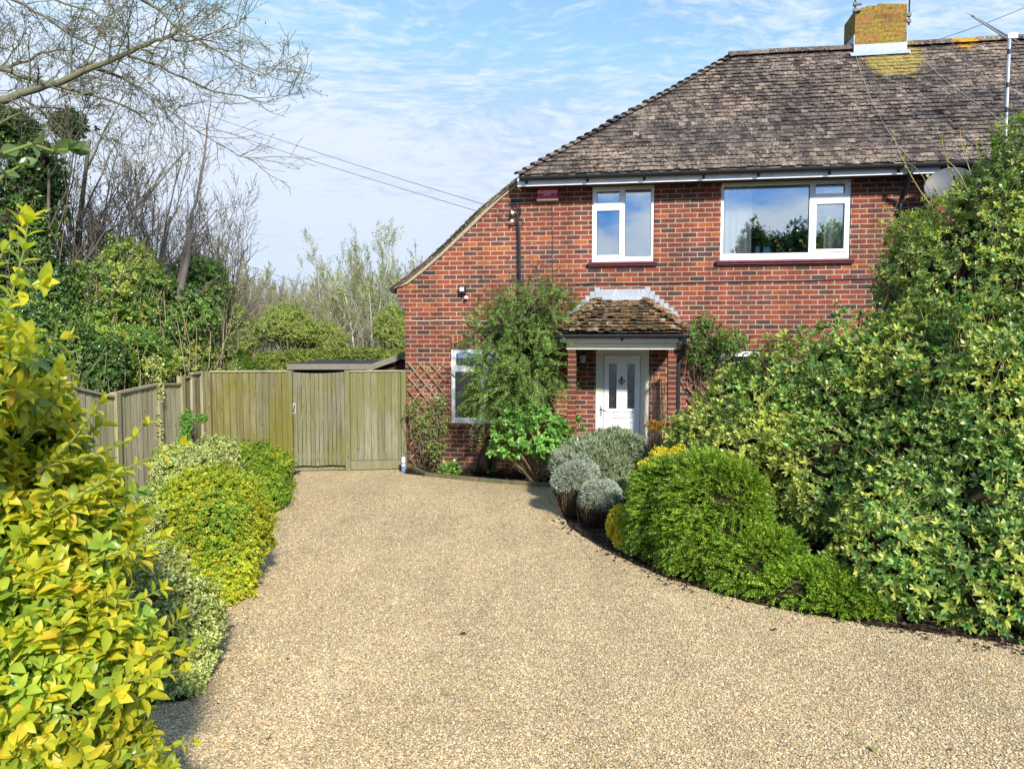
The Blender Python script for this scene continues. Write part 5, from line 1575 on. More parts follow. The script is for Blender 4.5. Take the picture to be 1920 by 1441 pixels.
for i, (pp, Y_, L_) in enumerate([
        ([(-60, 760, 0), (-20, 640, 0), (20, 560, 0.0), (45, 470, 0), (52, 420, 0)], 1.9, 0.07),
        ([(-60, 700, 0), (-10, 600, 0.02), (40, 545, 0.03), (75, 530, 0)], 1.9, 0.07),
        ([(-50, 560, 0), (-10, 500, 0), (20, 450, 0), (40, 425, 0.02)], 1.9, 0.07),
        ([(-60, 820, 0), (0, 740, 0), (20, 680, 0), (15, 620, 0)], 2.0, 0.065),
        ([(-20, 900, 0), (60, 810, 0.05), (110, 745, 0.05), (112, 700, 0.05)], 2.3, 0.065),
        ([(60, 900, 0), (140, 820, 0), (178, 770, 0), (186, 758, 0)], 2.4, 0.062),
        ([(100, 960, 0), (230, 880, 0), (300, 850, 0.0), (335, 832, 0)], 2.4, 0.058),
        ([(60, 880, 0), (180, 850, 0), (250, 822, 0), (268, 800, 0)], 2.4, 0.06),
        ([(60, 1090, 0), (180, 1050, 0), (270, 1020, 0), (300, 1005, 0)], 2.5, 0.06),
        ([(60, 1150, 0), (200, 1130, 0), (270, 1120, 0), (300, 1105, 0)], 2.5, 0.058),
        ([(80, 1330, 0), (220, 1280, 0), (310, 1262, 0), (335, 1255, 0)], 2.45, 0.058),
        ([(100, 1460, 0), (240, 1420, 0), (320, 1398, 0), (360, 1390, 0)], 2.45, 0.056)]):
    shoot(pp, Y_, L_, 'shoot', None, gold_m, 0.52, seed=30 + i, parent=fg)
# the greyer broad-leaved sprig in the top left
spg = shoot([(-70, 330, 0), (0, 290, 0), (60, 270, 0), (100, 283, 0), (128, 280, 0)], 1.45, 0.05, 'leafy_sprig', 'green rounded sprig entering from the upper left edge above the golden shrub', blur_m, 0.72, sp=0.045, seed=50, cat='sprig')
shoot([(-40, 380, 0), (5, 330, 0), (35, 312, 0)], 1.4, 0.05, 'shoot', None, blur_m, 0.6, sp=0.05, seed=51, parent=spg)

bush('variegated_bush', 'cream and green variegated bush beside the golden foreground shrub', 'bush', [EL(315, 1190, 4.5, 95, 128, 0.34), EL(270, 1060, 4.9, 70, 60, 0.2), EL(335, 1300, 4.35, 62, 60, 0.22)], 5200, (0.026, 0.6), 4, 2, 0.012, mat=varieg_m, seed=2, extra=((goldball_m, 0.16),), stems=80, clump=0.035, gap=0.5, cf=14, loose=0.15)
bush('variegated_bush', 'pale variegated bush by the fence between the golden and the foreground shrubs', 'bush', [EL(235, 990, 5.3, 62, 55, 0.25), EL(205, 1040, 5.2, 50, 60, 0.2)], 2200, (0.028, 0.6), 4, 2, 0.012, mat=varieg_m, seed=6, stems=20)
bush('golden_bush', 'clipped golden bush at the left edge of the drive', 'bush', [EL(400, 1000, 6.15, 106, 112, 0.45), EL(395, 1075, 6.0, 88, 62, 0.36)], 9000, (0.030, 0.55), 4, 2, 0.014, mat=goldball_m, seed=3, p=2.6, amp=0.12, depth=0.26, extra=((greenball_m, 0.16),), stems=200, corefac=0.76, g=(1.0, 0.6, 0.35), clump=0.05, gap=0.6, cf=11, loose=0.12)
bush('variegated_bush', 'tall cream variegated bush behind the clipped golden bush', 'bush', [EL(365, 900, 8.0, 66, 62, 0.38), EL(330, 870, 8.3, 45, 40, 0.3), EL(405, 860, 8.4, 42, 42, 0.25), EL(425, 885, 8.6, 30, 40, .2), EL(330, 930, 7.6, 50, 40, 0.3)], 5200, (0.034, 0.6), 4, 2, 0.015, mat=varieg_m, seed=4, stems=60, loose=0.2)
bush('box_bush', 'clipped round green bush nearest the gate', 'bush', [EL(482, 892, 9.3, 66, 58, 0.42), EL(478, 915, 9.1, 60, 50, 0.4)], 8500, (0.030, 0.6), 4, 2, 0.014, mat=greenball_m, seed=7, p=2.6, amp=0.08, depth=0.2, stems=80, corefac=0.80, clump=0.04, gap=0.5, cf=10, loose=0.08, extra=((goldball_m, 0.10),))
ivp = bush('ivy', 'pale variegated ivy climbing the fence post', 'ivy', [EL(297, 745, 10.1, 9, 40, 0.08), EL(296, 820, 10.05, 9, 50, 0.08), EL(288, 690, 10.15, 12, 22, 0.08)], 420, (0.038, 0.8), 3, 1, 0.02, mat=varieg_m, seed=8, corefac=0)
bush('creeper', 'fresh green creeper on the fence near the corner', 'creeper', [EL(352, 790, 10.7, 12, 24, 0.1), EL(372, 785, 10.7, 20, 8, 0.1), EL(345, 830, 10.6, 12, 25, 0.1)], 330, (0.042, 0.5), 3, 2, 0.02, mat=hyd_m, seed=9, corefac=0)

# ------------------------------------------------------------------ bed before the house
# climbing feathery shrub on the wall
ce = [EL(965, 640, 11.1, 88, 72, 0.42), EL(1005, 600, 11.2, 70, 55, 0.38), EL(1015, 680, 11.0, 66, 62, 0.42), EL(950, 720, 11.0, 60, 50, 0.42), EL(912, 748, 11.0, 36, 36, 0.3), EL(930, 690, 11.0, 40, 40, .34), EL(945, 780, 11.1, 34, 30, 0.25), EL(1042, 650, 11.0, 26, 46, .28)]
cb = gnd(905, 884); cb = Vector((cb.x, cb.y - 0.15, 0))
clim = empty('climbing_shrub', cb, label='tall feathery evergreen shrub with a dark leaning trunk against the house wall', cat='shrub')
co_ = np.array(cb)
P, N_, t = shell(ce, 1050, 0.55, 0.18, seed=12, back=0.25, clump=0.08, gap=0.4, cf=6)
kx = P[:, 0] < at(1048, 650, 11.0).x + np.where(P[:, 2] > at(1048, 600, 11.0).z, 0.25, 0.0)
P, N_ = P[kx], N_[kx]
D0 = unit(N_ * 0.9 + np.array([0, 0, 0.40]) + rr.randn(len(P), 3) * 0.5)
lp, ld, ln, ll, lines = sprays(P, D0, 0.24 + 0.24 * rr.rand(len(P)), 14, 0.050, 0.25, 0.48, rr)
leaves('foliage', lp - co_, ld, ln, ll, ll * 0.30, conif_m, clim)
twigs_mesh('twigs', P - co_, P + D0 * 0.2 - co_, 0.003, 0.0015, twig_m, clim, rr, 0.05)
te = [EL(960, 530, 11.4, 50, 30, 0.25), EL(1010, 525, 11.4, 60, 32, 0.25), EL(1060, 560, 11.3, 32, 50, .25), EL(935, 575, 11.3, 46, 30, 0.25), EL(1075, 590, 11.2, 22, 40, .2)]
P2, N2, t = shell(te, 210, 0.6, 0.2, seed=13, back=0.6)
D0 = unit(N2 * 0.8 + np.array([0, 0, 0.5]) + rr.randn(len(P2), 3) * 0.5)
lp, ld, ln, ll, _ = sprays(P2, D0, 0.2 + 0.2 * rr.rand(len(P2)), 12, 0.034, 0.25, 0.6, rr)
leaves('rusty_foliage', lp - co_, ld, ln, ll, ll * 0.25, rust_m, clim, label='thin rusty green tips spread over the bricks')
k = rr.choice(len(P2), 90)
twigs_mesh('upper_branches', np.array([at(985, 620, 11.3)] * 90) - co_ + rr.randn(90, 3) * 0.15, P2[k] - co_, 0.010, 0.003, twig_m, clim, rr, 0.12, 0.1)
mbt = MB()
tp = [gnd(905, 884) + Vector((0, -0.15, -0.02)), at(912, 850, 11.5), at(930, 822, 11.4), at(940, 780, 11.3), at(955, 720, 11.3), at(975, 650, 11.3), at(985, 600, 11.35)]
mbt.tube([p - cb for p in tp], [0.13, 0.105, 0.10, 0.08, 0.065, 0.05, 0.03], 9)
mbt.tube([at(925, 826, 11.4) - cb, at(900, 815, 11.3) - cb, at(878, 822, 11.2) - cb], [0.04, 0.03, 0.012], 6)
for a in range(14):
    q = at(960 + rr.randn() * 20, 720 + rr.randn() * 50, 11.3)
    e_ = at(960 + rr.randn() * 60, 660 + rr.randn() * 70, 11.1)
    mbt.tube([q - cb, q.lerp(e_, 0.5) - cb + Vector((0, 0, 0.06)), e_ - cb], [0.035, 0.02, 0.008], 5)
tr = mbt.build('trunk', dark_bark_m, clim, True)
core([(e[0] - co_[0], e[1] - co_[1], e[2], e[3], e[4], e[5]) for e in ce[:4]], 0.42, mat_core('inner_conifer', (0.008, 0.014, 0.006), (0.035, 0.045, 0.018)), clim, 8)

# hydrangea
he = [EL(985, 800, 10.6, 62, 42, 0.4), EL(1030, 820, 10.6, 52, 42, 0.4), EL(950, 830, 10.5, 38, 30, 0.3), EL(1065, 800, 11.0, 28, 25, .2), EL(1005, 775, 11.0, 22, 20, .2)]
hb = gnd(1002, 900)
hy = bush('hydrangea', 'fresh green hydrangea on bare tan stems before the house wall', 'shrub', he, 400, (0.085, 0.66), 4, 2, 0.03, (0.7, 1.25), hyd_m, T8, 14, 0.6, 0.15, g=(0.6, 0.8, 0.35), corefac=0, base=(hb.x, hb.y), smooth=True, back=0.5)
P, N_, t = shell(he, 60, 0.5, 0.1, seed=15)
bot = np.stack([rr.randn(60) * 0.09, rr.randn(60) * 0.05 - 0.1, np.zeros(60)], 1)
twigs_mesh('stems', bot, P - np.array([hb.x, hb.y, 0]), 0.011, 0.006, pale_twig_m, hy, rr, 0.06, 0.03, 6)
# rose on the trellis
re_ = [EL(800, 790, 11.75, 34, 45, 0.18), EL(780, 765, 11.75, 24, 26, 0.15), EL(822, 755, 11.75, 20, 22, 0.12), EL(810, 835, 11.7, 26, 36, 0.15), EL(835, 800, 11.7, 14, 20, .1)]
rb_ = gnd(808, 883)
bush('climbing_rose', 'thin leafy rose climbing the trellis left of the ground-floor window', 'climber', re_, 520, (0.036, 0.5), 4, 2, 0.02, mat=tall_m, seed=16, depth=0.8, corefac=0, stems=70, stem_r=(0.008, 0.003), base=(rb_.x, rb_.y), back=0.6)
# climber right of the porch
jp = [EL(1322, 615, 11.2, 30, 28, 0.2), EL(1300, 640, 11.1, 24, 40, 0.2), EL(1345, 650, 11.1, 38, 30, 0.2), EL(1375, 640, 10.9, 34, 24, 0.2), EL(1330, 680, 11.1, 26, 22, 0.15)]
bush('climber', 'green climber on the trellis right of the porch', 'climber', jp, 680, (0.045, 0.42), 4, 2, 0.022, mat=ivy_m, seed=17, depth=0.7, corefac=0, stems=90, stem_r=(0.009, 0.003), base=(gnd(1320, 880).x, gnd(1320, 880).y), back=0.5, extra=((ivyb_m, 0.35),))
# low plants at the wall foot
for (px, py, rx, ry, mt, lab, sd_) in ((843, 880, 22, 15, ivyb_m, 'low bluish green clump at the wall foot under the window', 1), (910, 878, 20, 11, hyd_m, 'low bright green tuft beside the trunk of the climbing shrub', 2), (1180, 882, 24, 22, hyd_m, 'dark strappy green clump between the lavender and the clipped hedge', 3)):
    Y_ = 10.9 if sd_ < 3 else 8.9
    yy = gnd(px, py + ry - 3).y
    bush('low_plant', lab, 'plant', [EL(px, py, yy, rx, ry, 0.12)], 110, (0.075 if sd_ != 2 else 0.09, 0.5 if sd_ == 1 else 0.15), 4, 2, 0.015, mat=mt, seed=18 + sd_, depth=0.6, corefac=0, g=(0.8, 1.0, 0.4), T=T6)
# lavender hummocks
lv = [EL(1115, 862, 9.7, 66, 36, 0.5), EL(1160, 842, 9.9, 46, 32, 0.45), EL(1072, 872, 9.5, 36, 28, 0.4), EL(1110, 900, 9.5, 66, 26, 0.4), EL(1190, 860, 9.9, 28, 24, .3), EL(1120, 840, 10.0, 30, 22, .3)]
bush('lavender', 'broad grey green lavender hummock before the front door', 'lavender', lv, 7000, (0.07, 0.11), 4, 2, 0.025, (0.2, 0.6), lav_m, T4, 22, 0.4, 0.22, g=(0.8, 0.9, 0.35), corefac=0.66, clump=0.06, gap=0.3, cf=7, loose=0.45, stems=160, stem_r=(0.004, 0.002), extra=((silver_m, 0.3),))
bush('cotton_lavender', 'silver grey rounded shrub at the corner of the drive, left of its twin', 'shrub', [EL(1078, 895, 8.75, 38, 27, 0.26), EL(1098, 890, 8.8, 26, 20, 0.2), EL(1060, 903, 8.7, 26, 20, .18)], 2600, (0.045, 0.14), 4, 2, 0.016, (0.25, 0.7), silver_m, T4, 23, 0.35, 0.18, g=(1.0, 0.5, 0.3), corefac=0.8, group=None)
bush('cotton_lavender', 'silver grey rounded shrub touching the yellow bush, nearer than its twin', 'shrub', [EL(1118, 930, 8.35, 34, 24, 0.26), EL(1138, 922, 8.4, 24, 20, 0.2), EL(1102, 938, 8.3, 20, 16, .16)], 2600, (0.045, 0.14), 4, 2, 0.016, (0.25, 0.7), silver_m, T4, 24, 0.35, 0.18, g=(1.0, 0.5, 0.3), corefac=0.8)
# their bare brown skirts
for (px, py, Y_, rx, ry, par) in ((1082, 935, 8.7, 34, 34, 'cotton_lavender'), (1122, 965, 8.35, 34, 34, 'cotton_lavender.001')):
    o = bpy.data.objects.get(par); off = np.array(o.location)
    n_ = 420; th2 = rr.rand(n_) * 6.28
    A = np.stack([np.cos(th2) * 0.05, np.sin(th2) * 0.05, np.zeros(n_)], 1)
    c = np.array(at(px, py - 22, Y_)) - off; s_ = Y_ / 1360
    Bq = np.stack([c[0] + np.cos(th2) * rx * s_ * 1.05, np.sin(th2) * 0.25, c[2] + rr.randn(n_) * 0.06], 1)
    twigs_mesh('bare_stems', A, Bq, 0.004, 0.0025, mat_bark('brown_stem', (0.05, 0.03, 0.02), (0.15, 0.10, 0.065)) if px == 1082 else bpy.data.materials['brown_stem'], o, rr, 0.12, 0.0)
# dry flower stalks by the porch
ds = empty('dry_stalks', gnd(1238, 900) * 1.0, label='bundle of dry tan flower stalks standing before the right porch pier', cat='stalks')
n_ = 46; so = gnd(1238, 900)
A = np.stack([rr.randn(n_) * 0.07, rr.randn(n_) * 0.05, np.zeros(n_)], 1)
Bq = np.array([np.array(at(1215 + rr.rand() * 55, 690 + rr.rand() * 60, so.y + rr.randn() * 0.1)) for _ in range(n_)]) - np.array(so)
twigs_mesh('stalks', A, Bq, 0.006, 0.003, mat_bark('straw', (0.34, 0.26, 0.14), (0.55, 0.44, 0.26)), ds, rr, 0.03, 0, 6)
pp = np.repeat(A, 8, 0); qq = np.repeat(Bq, 8, 0); tt_ = np.tile(np.linspace(0.55, 1.0, 8), n_)[:, None]
leaves('seed_heads', pp + (qq - pp) * tt_, rr.randn(n_ * 8, 3) + np.array([0, 0, 1.0]), rr.randn(n_ * 8, 3), 0.025, 0.012, bpy.data.materials['straw'], ds, kind='stuff')
bush('orange_plant', 'small orange leaved plant right of the doorway', 'plant', [EL(1232, 797, 9.9, 22, 9, 0.15)], 170, (0.05, 0.4), 4, 1, 0.02, mat=mat_leaf('orange_leaf', [(0, (0.3, 0.14, 0.02)), (1, (0.55, 0.3, 0.03))]), seed=26, corefac=0, depth=0.7, stems=20)

# ------------------------------------------------------------------ right side
# clipped small-leaved hedge curving along the drive
hd_ = [EL(1270, 968, 7.2, 86, 116, 0.44), EL(1340, 985, 6.75, 100, 135, 0.52), EL(1415, 1065, 6.35, 92, 88, 0.42), EL(1500, 1112, 6.0, 95, 66, 0.36), EL(1575, 1135, 5.8, 80, 62, 0.32), EL(1650, 1150, 5.65, 50, 50, .25)]
hr = np.random.RandomState(31)
hx = empty('clipped_hedge', (2.1, 7.2, 0), label='low clipped bright green hedge curving along the right edge of the drive', cat='hedge')
ho = np.array([2.1, 7.2, 0.0])
P, N_, t = shell(hd_, 8600, 0.24, 0.12, 2.5, seed=31, back=0.15, zmin=0.03, clump=0.05, gap=0.75, cf=12)
D0 = unit(N_ * 0.75 + np.array([-0.45, -0.2, 0.20]) + hr.randn(len(P), 3) * 0.28)
lp, ld, ln, ll, _ = sprays(P - N_ * 0.03, D0, 0.09 + 0.07 * hr.rand(len(P)), 8, 0.027, 0.5, 0.20, hr, 0.85)
leaves('foliage', lp - ho, ld, ln, ll, ll * 0.5, lon_m, hx)
core([(e[0] - ho[0], e[1] - ho[1], e[2], e[3], e[4], e[5]) for e in hd_], 0.86, core_m, hx, 9, 2.6)
n_ = 260
k = hr.choice(len(P), n_); Bq = P[k] - ho; Bq[:, 2] = np.minimum(Bq[:, 2], 0.35); A = Bq * np.array([1, 1, 0]) + hr.randn(n_, 3) * np.array([.08, .05, 0]); A[:, 1] += 0.18
twigs_mesh('stems', A, Bq, 0.006, 0.003, twig_m, hx, hr, 0.1)
bush('yellow_bush', 'small bright yellow bush at the left end of the clipped hedge', 'bush', [EL(1158, 978, 7.5, 20, 34, 0.16), EL(1172, 1008, 7.4, 20, 26, 0.15)], 1000, (0.034, 0.5), 4, 2, 0.014, mat=yellow_m, seed=32, corefac=0.7, stems=20)
bush('yellow_flowering_plant', 'bright yellow shoots rising behind the top of the clipped hedge', 'plant', [EL(1245, 855, 8.3, 28, 14, 0.15), EL(1220, 870, 8.3, 22, 10, 0.1), EL(1275, 848, 8.4, 16, 12, 0.1)], 380, (0.042, 0.5), 4, 2, 0.02, mat=yellow_m, seed=33, corefac=0, depth=0.6, stems=30)
# big glossy evergreen
big_e = [EL(1325, 832, 8.9, 68, 76, 0.55), EL(1395, 795, 8.7, 90, 96, 0.65), EL(1485, 775, 8.2, 112, 126, 0.75), EL(1600, 745, 7.8, 128, 142, 0.8), EL(1590, 900, 7.4, 160, 150, 0.7), EL(1730, 760, 7.3, 150, 170, 0.8),
         EL(1760, 930, 6.6, 170, 170, 0.7), EL(1860, 800, 6.6, 150, 230, 0.8), EL(1900, 1000, 6.0, 170, 190, 0.6), EL(1690, 1070, 5.85, 120, 118, 0.45), EL(1850, 1090, 5.6, 150, 125, 0.45), EL(2010, 1120, 5.4, 140, 140, 0.45), EL(1430, 870, 7.9, 110, 90, 0.5), EL(2020, 900, 6.3, 160, 300, 0.7)]
bush('glossy_shrub', 'huge glossy evergreen shrub filling the right side in front of the house', 'shrub', big_e, 14500, (0.082, 0.36), 6, 1, 0.02, (0.75, 1.1), chois_m, T6, 34, 0.30, 0.20, g=(1.0, 0.45, 0.4), corefac=0.74, extra=((choisy_m, 0.42), (hyd_m, 0.08)), stems=3200, stem_r=(0.007, 0.0025), stem_mat=olive_twig_m, loose=0.3, back=0.12, base=(4.6, 7.2), clump=0.09, gap=0.8, cf=6.5)
tall_e = [EL(1775, 510, 7.9, 105, 90, 0.7), EL(1860, 440, 7.8, 110, 105, 0.7), EL(1750, 450, 8.3, 62, 52, 0.5), EL(1725, 530, 8.2, 62, 62, 0.5), EL(1910, 345, 7.8, 72, 78, 0.5), EL(1960, 420, 7.6, 130, 190, 0.7), EL(1830, 370, 8.1, 50, 45, 0.4), EL(1860, 560, 7.6, 140, 100, 0.7)]
ts = bush('tall_shrub', 'tall loose leafed shrub rising above the glossy evergreen to the gutter', 'shrub', tall_e, 6200, (0.048, 0.46), 4, 2, 0.025, (0.6, 1.1), tall_m, T6, 35, 0.55, 0.22, g=(1.0, 0.7, 0.5), corefac=0.55, extra=((choisy_m, 0.38), (ivyb_m, 0.2)), stems=1500, stem_r=(0.007, 0.002), loose=0.4, back=0.25, base=(5.1, 8.6), clump=0.10, gap=0.75, cf=5.0)
r_ = np.random.RandomState(77)
top_ = np.array([np.array(at(x, y, 7.9)) for x, y in [(1672, 250), (1765, 262), (1690, 300), (1800, 240), (1870, 232), (1905, 226), (1830, 270), (1655, 385), (1645, 470), (1632, 500), (1740, 330), (1775, 300)]])
bot_ = np.array([np.array(at(x, y, 7.9)) for x, y in [(1745, 385), (1800, 360), (1750, 400), (1830, 350), (1890, 330), (1915, 330), (1860, 360), (1700, 440), (1690, 520), (1680, 560), (1790, 420), (1820, 380)]])
to = np.array(ts.location)
twigs_mesh('long_twigs', bot_ - to, top_ - to, 0.007, 0.003, pale_twig_m, ts, r_, 0.08)
PP = np.repeat(top_, 5, 0) + (np.repeat(bot_, 5, 0) - np.repeat(top_, 5, 0)) * (r_.rand(60, 1) ** 2 * 0.5)
lp, ld, ln, ll = cluster(PP, growth(r_.randn(60, 3), r_, 0.5, 1, 0.4), 3, 1, 0.02, 0.05, 0.5, 1.0, r_)
leaves('tip_foliage', lp - to, ld, ln, ll, ll * 0.45, choisy_m, ts, T6)

# litter under the bushes and on the bed, fallen leaves on the gravel
lit_m = mat_leaf('leaf_litter', [(0, (0.012, 0.009, 0.007)), (0.6, (0.035, 0.022, 0.018)), (1, (0.10, 0.06, 0.045))], 0.8, 0.05, 0.1)
xs = []
for a, b, n_ in ((gnd(760, 884), gnd(1030, 905), 1500), (gnd(1260, 1085), gnd(1920, 1215), 700), (gnd(1060, 975), gnd(1260, 1085), 350)):
    t = rr.rand(n_, 1); xs.append(np.array(a) + (np.array(b) - np.array(a)) * t + rr.randn(n_, 3) * np.array([.12, .13, 0]) + np.array([0, 0.16 if n_ == 1500 else 0.05, 0.012]))
lp = np.concatenate(xs); lp[:, 2] = 0.012 + rr.rand(len(lp)) * 0.02
leaves('leaf_litter', lp, rr.randn(len(lp), 3) * np.array([1, 1, .25]), rr.randn(len(lp), 3) * 0.4 + np.array([0, 0, 1]), 0.05, 0.028, lit_m, None, T4, kind='stuff', label='dark dead leaves lying on the soil of the beds', cat='leaf litter')
ed = [drive[i] for i in range(len(drive))]
q_ = []
for i in range(260):
    a, b = rnd.choice(list(zip(ed[2:-5], ed[3:-4])))
    t_ = rnd.random(); x_, y_ = a[0] + (b[0] - a[0]) * t_, a[1] + (b[1] - a[1]) * t_
    q_.append((x_ + rnd.gauss(0, .35), y_ + rnd.gauss(0, .25), 0.016))
q_ = np.array(q_)
leaves('gravel_debris', q_, rr.randn(len(q_), 3) * np.array([1, 1, .15]), rr.randn(len(q_), 3) * 0.3 + np.array([0, 0, 1]), 0.018 + 0.02 * rr.rand(len(q_)), 0.012, lit_m, None, T4, kind='stuff', label='bits of dead leaf and twig scattered along the edges of the gravel', cat='debris')
for (px, py, L_, cc, lab) in ((1641, 1416, 0.055, (0.26, 0.30, 0.07), 'pale green fallen leaf at the bottom right of the gravel'), (1590, 1386, 0.035, (0.12, 0.2, 0.04), 'small dark green fallen leaf above the pale one on the gravel'), (1134, 1043, 0.085, (0.2, 0.06, 0.03), 'red brown fallen leaf on the gravel before the clipped hedge'),
                              (498, 1392, 0.035, (0.16, 0.04, 0.02), 'dark red fallen leaf on the gravel near the foreground shrub'), (1780, 1413, 0.035, (0.12, 0.03, 0.03), 'dark red fallen leaf at the lower right of the gravel'), (862, 1194, 0.06, (0.02, 0.014, 0.01), 'small black twig on the middle of the gravel'), (1447, 1186, 0.06, (0.06, 0.02, 0.015), 'dark brown fallen leaf on the gravel before the hedge'), (427, 1180, 0.06, (0.14, 0.04, 0.03), 'red brown fallen leaf under the variegated bush')):
    g_ = gnd(px, py)
    m_ = mat_plain('fallen_leaf', cc, 0.6, 0.3, 0.25, 60)
    o = leaves('fallen_leaf', np.array([[0, 0, 0.016]]), np.array([[0.9, 0.4, 0.12]]) if px != 1641 else np.array([[0.2, 1, 0.1]]), np.array([[0.05, -0.3, 1.0]]), L_, L_ * (0.8 if px == 1641 else 0.4), m_, None, T8, True, label=lab, cat='leaf' if 'twig' not in lab else 'twig')
    o.location = (g_.x, g_.y, 0.004)
# ------------------------------------------------------------------ bare trees
bark_m = mat_bark('grey_bark', (0.09, 0.075, 0.062), (0.21, 0.18, 0.15), 14)
mossbark_m = mat_bark('mossy_bark', (0.08, 0.085, 0.045), (0.20, 0.19, 0.12), 14)
birch_m = mat_bark('birch_bark', (0.28, 0.26, 0.22), (0.55, 0.52, 0.46), 10)
farbark_m = mat_bark('far_bark', (0.15, 0.125, 0.095), (0.28, 0.24, 0.19), 10)
class Tw:
    """collects branch tubes fast"""
    def __init__(s): s.V, s.F, s.n, s.tips = [], [], 0, []
    def tube(s, pts, r0, r1, k):
        m = len(pts); P = np.array(pts); T_ = unit(np.gradient(P, axis=0))
        a = np.array([0.31, 0.77, 0.55]); e1 = unit(np.cross(T_, a)); e2 = np.cross(T_, e1)
        rs = np.linspace(r0, r1, m)[:, None, None]
        an = np.arange(k) * 2 * math.pi / k
        V = P[:, None, :] + (e1[:, None, :] * np.cos(an)[None, :, None] + e2[:, None, :] * np.sin(an)[None, :, None]) * rs
        i = np.arange(m - 1)[:, None] * k; j = np.arange(k)[None]; q = (j + 1) % k
        F = np.stack([i + j, i + q, i + k + q, i + k + j], 2).reshape(-1, 4) + s.n
        s.V.append(V.reshape(-1, 3)); s.F.append(F); s.n += m * k
    def build(s, name, mat, parent):
        return np_mesh(name, np.concatenate(s.V), np.concatenate(s.F), mat, parent, True)
def branch(tw, p, d, L, r0, lvl, r, kids=(4, 5, 5), up=0.25, wig=0.22, ang=0.75, shrink=0.55, rmin=0.0035):
    m = 5 if lvl else 4
    pts = [p]; c = p.copy(); dd = d.copy()
    for i in range(m):
        dd = dd + r.randn(3) * wig * 0.5 + np.array([0, 0, up * 0.25]); dd /= np.linalg.norm(dd)
        c = c + dd * (L / m); pts.append(c.copy())
    r1 = max(rmin, r0 * 0.35)
    tw.tube(pts, r0, r1, 5 if r0 > 0.03 else 3)
    if lvl == 0:
        tw.tips.append((pts[-1], dd)); return
    nk = kids[min(lvl - 1, len(kids) - 1)]
    for j in range(nk):
        t = 0.25 + 0.75 * (j + r.rand() * 0.8) / nk
        t = min(t, 0.999); i = int(t * m); f = t * m - i
        q = pts[i] * (1 - f) + pts[i + 1] * f
        base = pts[i + 1] - pts[i]; base = base / np.linalg.norm(base)
        s_ = np.cross(base, r.randn(3)); s_ /= np.linalg.norm(s_)
        a = ang * (0.7 + 0.6 * r.rand())
        nd = base * math.cos(a) + s_ * math.sin(a)
        branch(tw, q, nd, L * shrink * (0.7 + 0.6 * r.rand()) * (1.15 - 0.4 * t), max(rmin, r0 * (1 - 0.6 * t) * 0.55), lvl - 1, r, kids, up, wig, ang, shrink, rmin)
def buds(tw, name, mat, parent, L, n, r, spread=0.1):
    if not tw.tips: return
    P = np.array([t[0] for t in tw.tips]); D = np.array([t[1] for t in tw.tips])
    k = r.randint(0, len(P), n)
    Q = P[k] - D[k] * (r.rand(n, 1) * spread * 2.5) + r.randn(n, 3) * spread * 0.25
    leaves(name, Q, D[k] + r.randn(n, 3) * 0.6, r.randn(n, 3), L * (0.6 + 0.8 * r.rand(n)), L * 0.55, mat, parent)

# the big bare tree whose boughs reach in from the left
r = np.random.RandomState(101)
TX = at(-330, 500, 9.5); T0 = Vector((TX.x, 9.5, 0)); off = np.array(T0)
bt = empty('bare_tree', T0, label='big bare tree reaching in from the left edge with mossy boughs across the sky', cat='tree')
tw = Tw()
trunk = [np.array(T0), np.array(at(-335, 500, 9.5)), np.array(at(-300, 260, 9.4)), np.array(at(-270, 60, 9.3)), np.array(at(-250, -200, 9.3))]
tw.tube([p - off for p in trunk], 0.26, 0.12, 9)
def guided(pxs, Y, r0, r1, twl=2, every=1, up=0.1, L=0.66):
    pts = [np.array(at(x, y, Y + dy)) for x, y, dy in pxs]
    out = []
    for a, b in zip(pts, pts[1:]):
        for i in range(3): out.append(a + (b - a) * i / 3 + r.randn(3) * 0.008)
    out.append(pts[-1])
    r0 *= 0.72; r1 *= 0.8
    tw.tube([p - off for p in out], r0, r1, 7)
    m = len(out)
    for i in range(2, m, every):
        for _ in range(2 if r.rand() < 0.15 else 1):
            t = i / m
            base = unit((out[i] - out[i - 1])[None])[0]; s_ = np.cross(base, r.randn(3)); s_ /= np.linalg.norm(s_); s_[1] *= 0.6
            a = 0.7 + 0.4 * r.rand(); nd = base * math.cos(a) + s_ * math.sin(a); nd[2] += up
            branch(tw, out[i] - off, nd / np.linalg.norm(nd), L * (0.6 + 0.7 * r.rand()) * (1.1 - 0.3 * t), max(0.006, (r0 + (r1 - r0) * t) * 0.4), twl, r, (4, 5), up, 0.34, 0.7, 0.55, 0.0030)
guided([(-300, 330, 0), (-120, 230, 0), (0, 190, 0), (50, 172, 0), (110, 155, 0), (180, 125, 0), (240, 98, 0), (290, 76, 0), (330, 64, 0), (342, 45, 0)], 9.4, 0.085, 0.018)
guided([(318, 68, 0), (335, 78, 0), (360, 76, 0), (400, 62, 0), (440, 52, 0), (458, 42, 0)], 9.4, 0.022, 0.005, 1)
guided([(-280, 100, 0), (-100, 115, 0.1), (0, 128, 0.1), (60, 148, 0), (105, 160, 0), (160, 175, .1), (240, 200, .1), (290, 235, .1)], 9.6, 0.06, 0.012)
guided([(0, 130, 0), (40, 118, 0), (80, 100, 0), (120, 92, 0), (135, 100, 0)], 9.7, 0.03, 0.008, 2)
guided([(240, 105, 0), (300, 125, 0), (350, 150, 0), (400, 172, 0), (450, 182, 0), (500, 192, 0), (560, 172, 0)], 9.3, 0.026, 0.004, 1)
guided([(180, 130, 0), (225, 145, 0), (260, 165, 0), (290, 187, 0), (340, 225, 0), (385, 255, 0), (450, 292, 0), (490, 296, 0)], 9.5, 0.024, 0.004, 1)
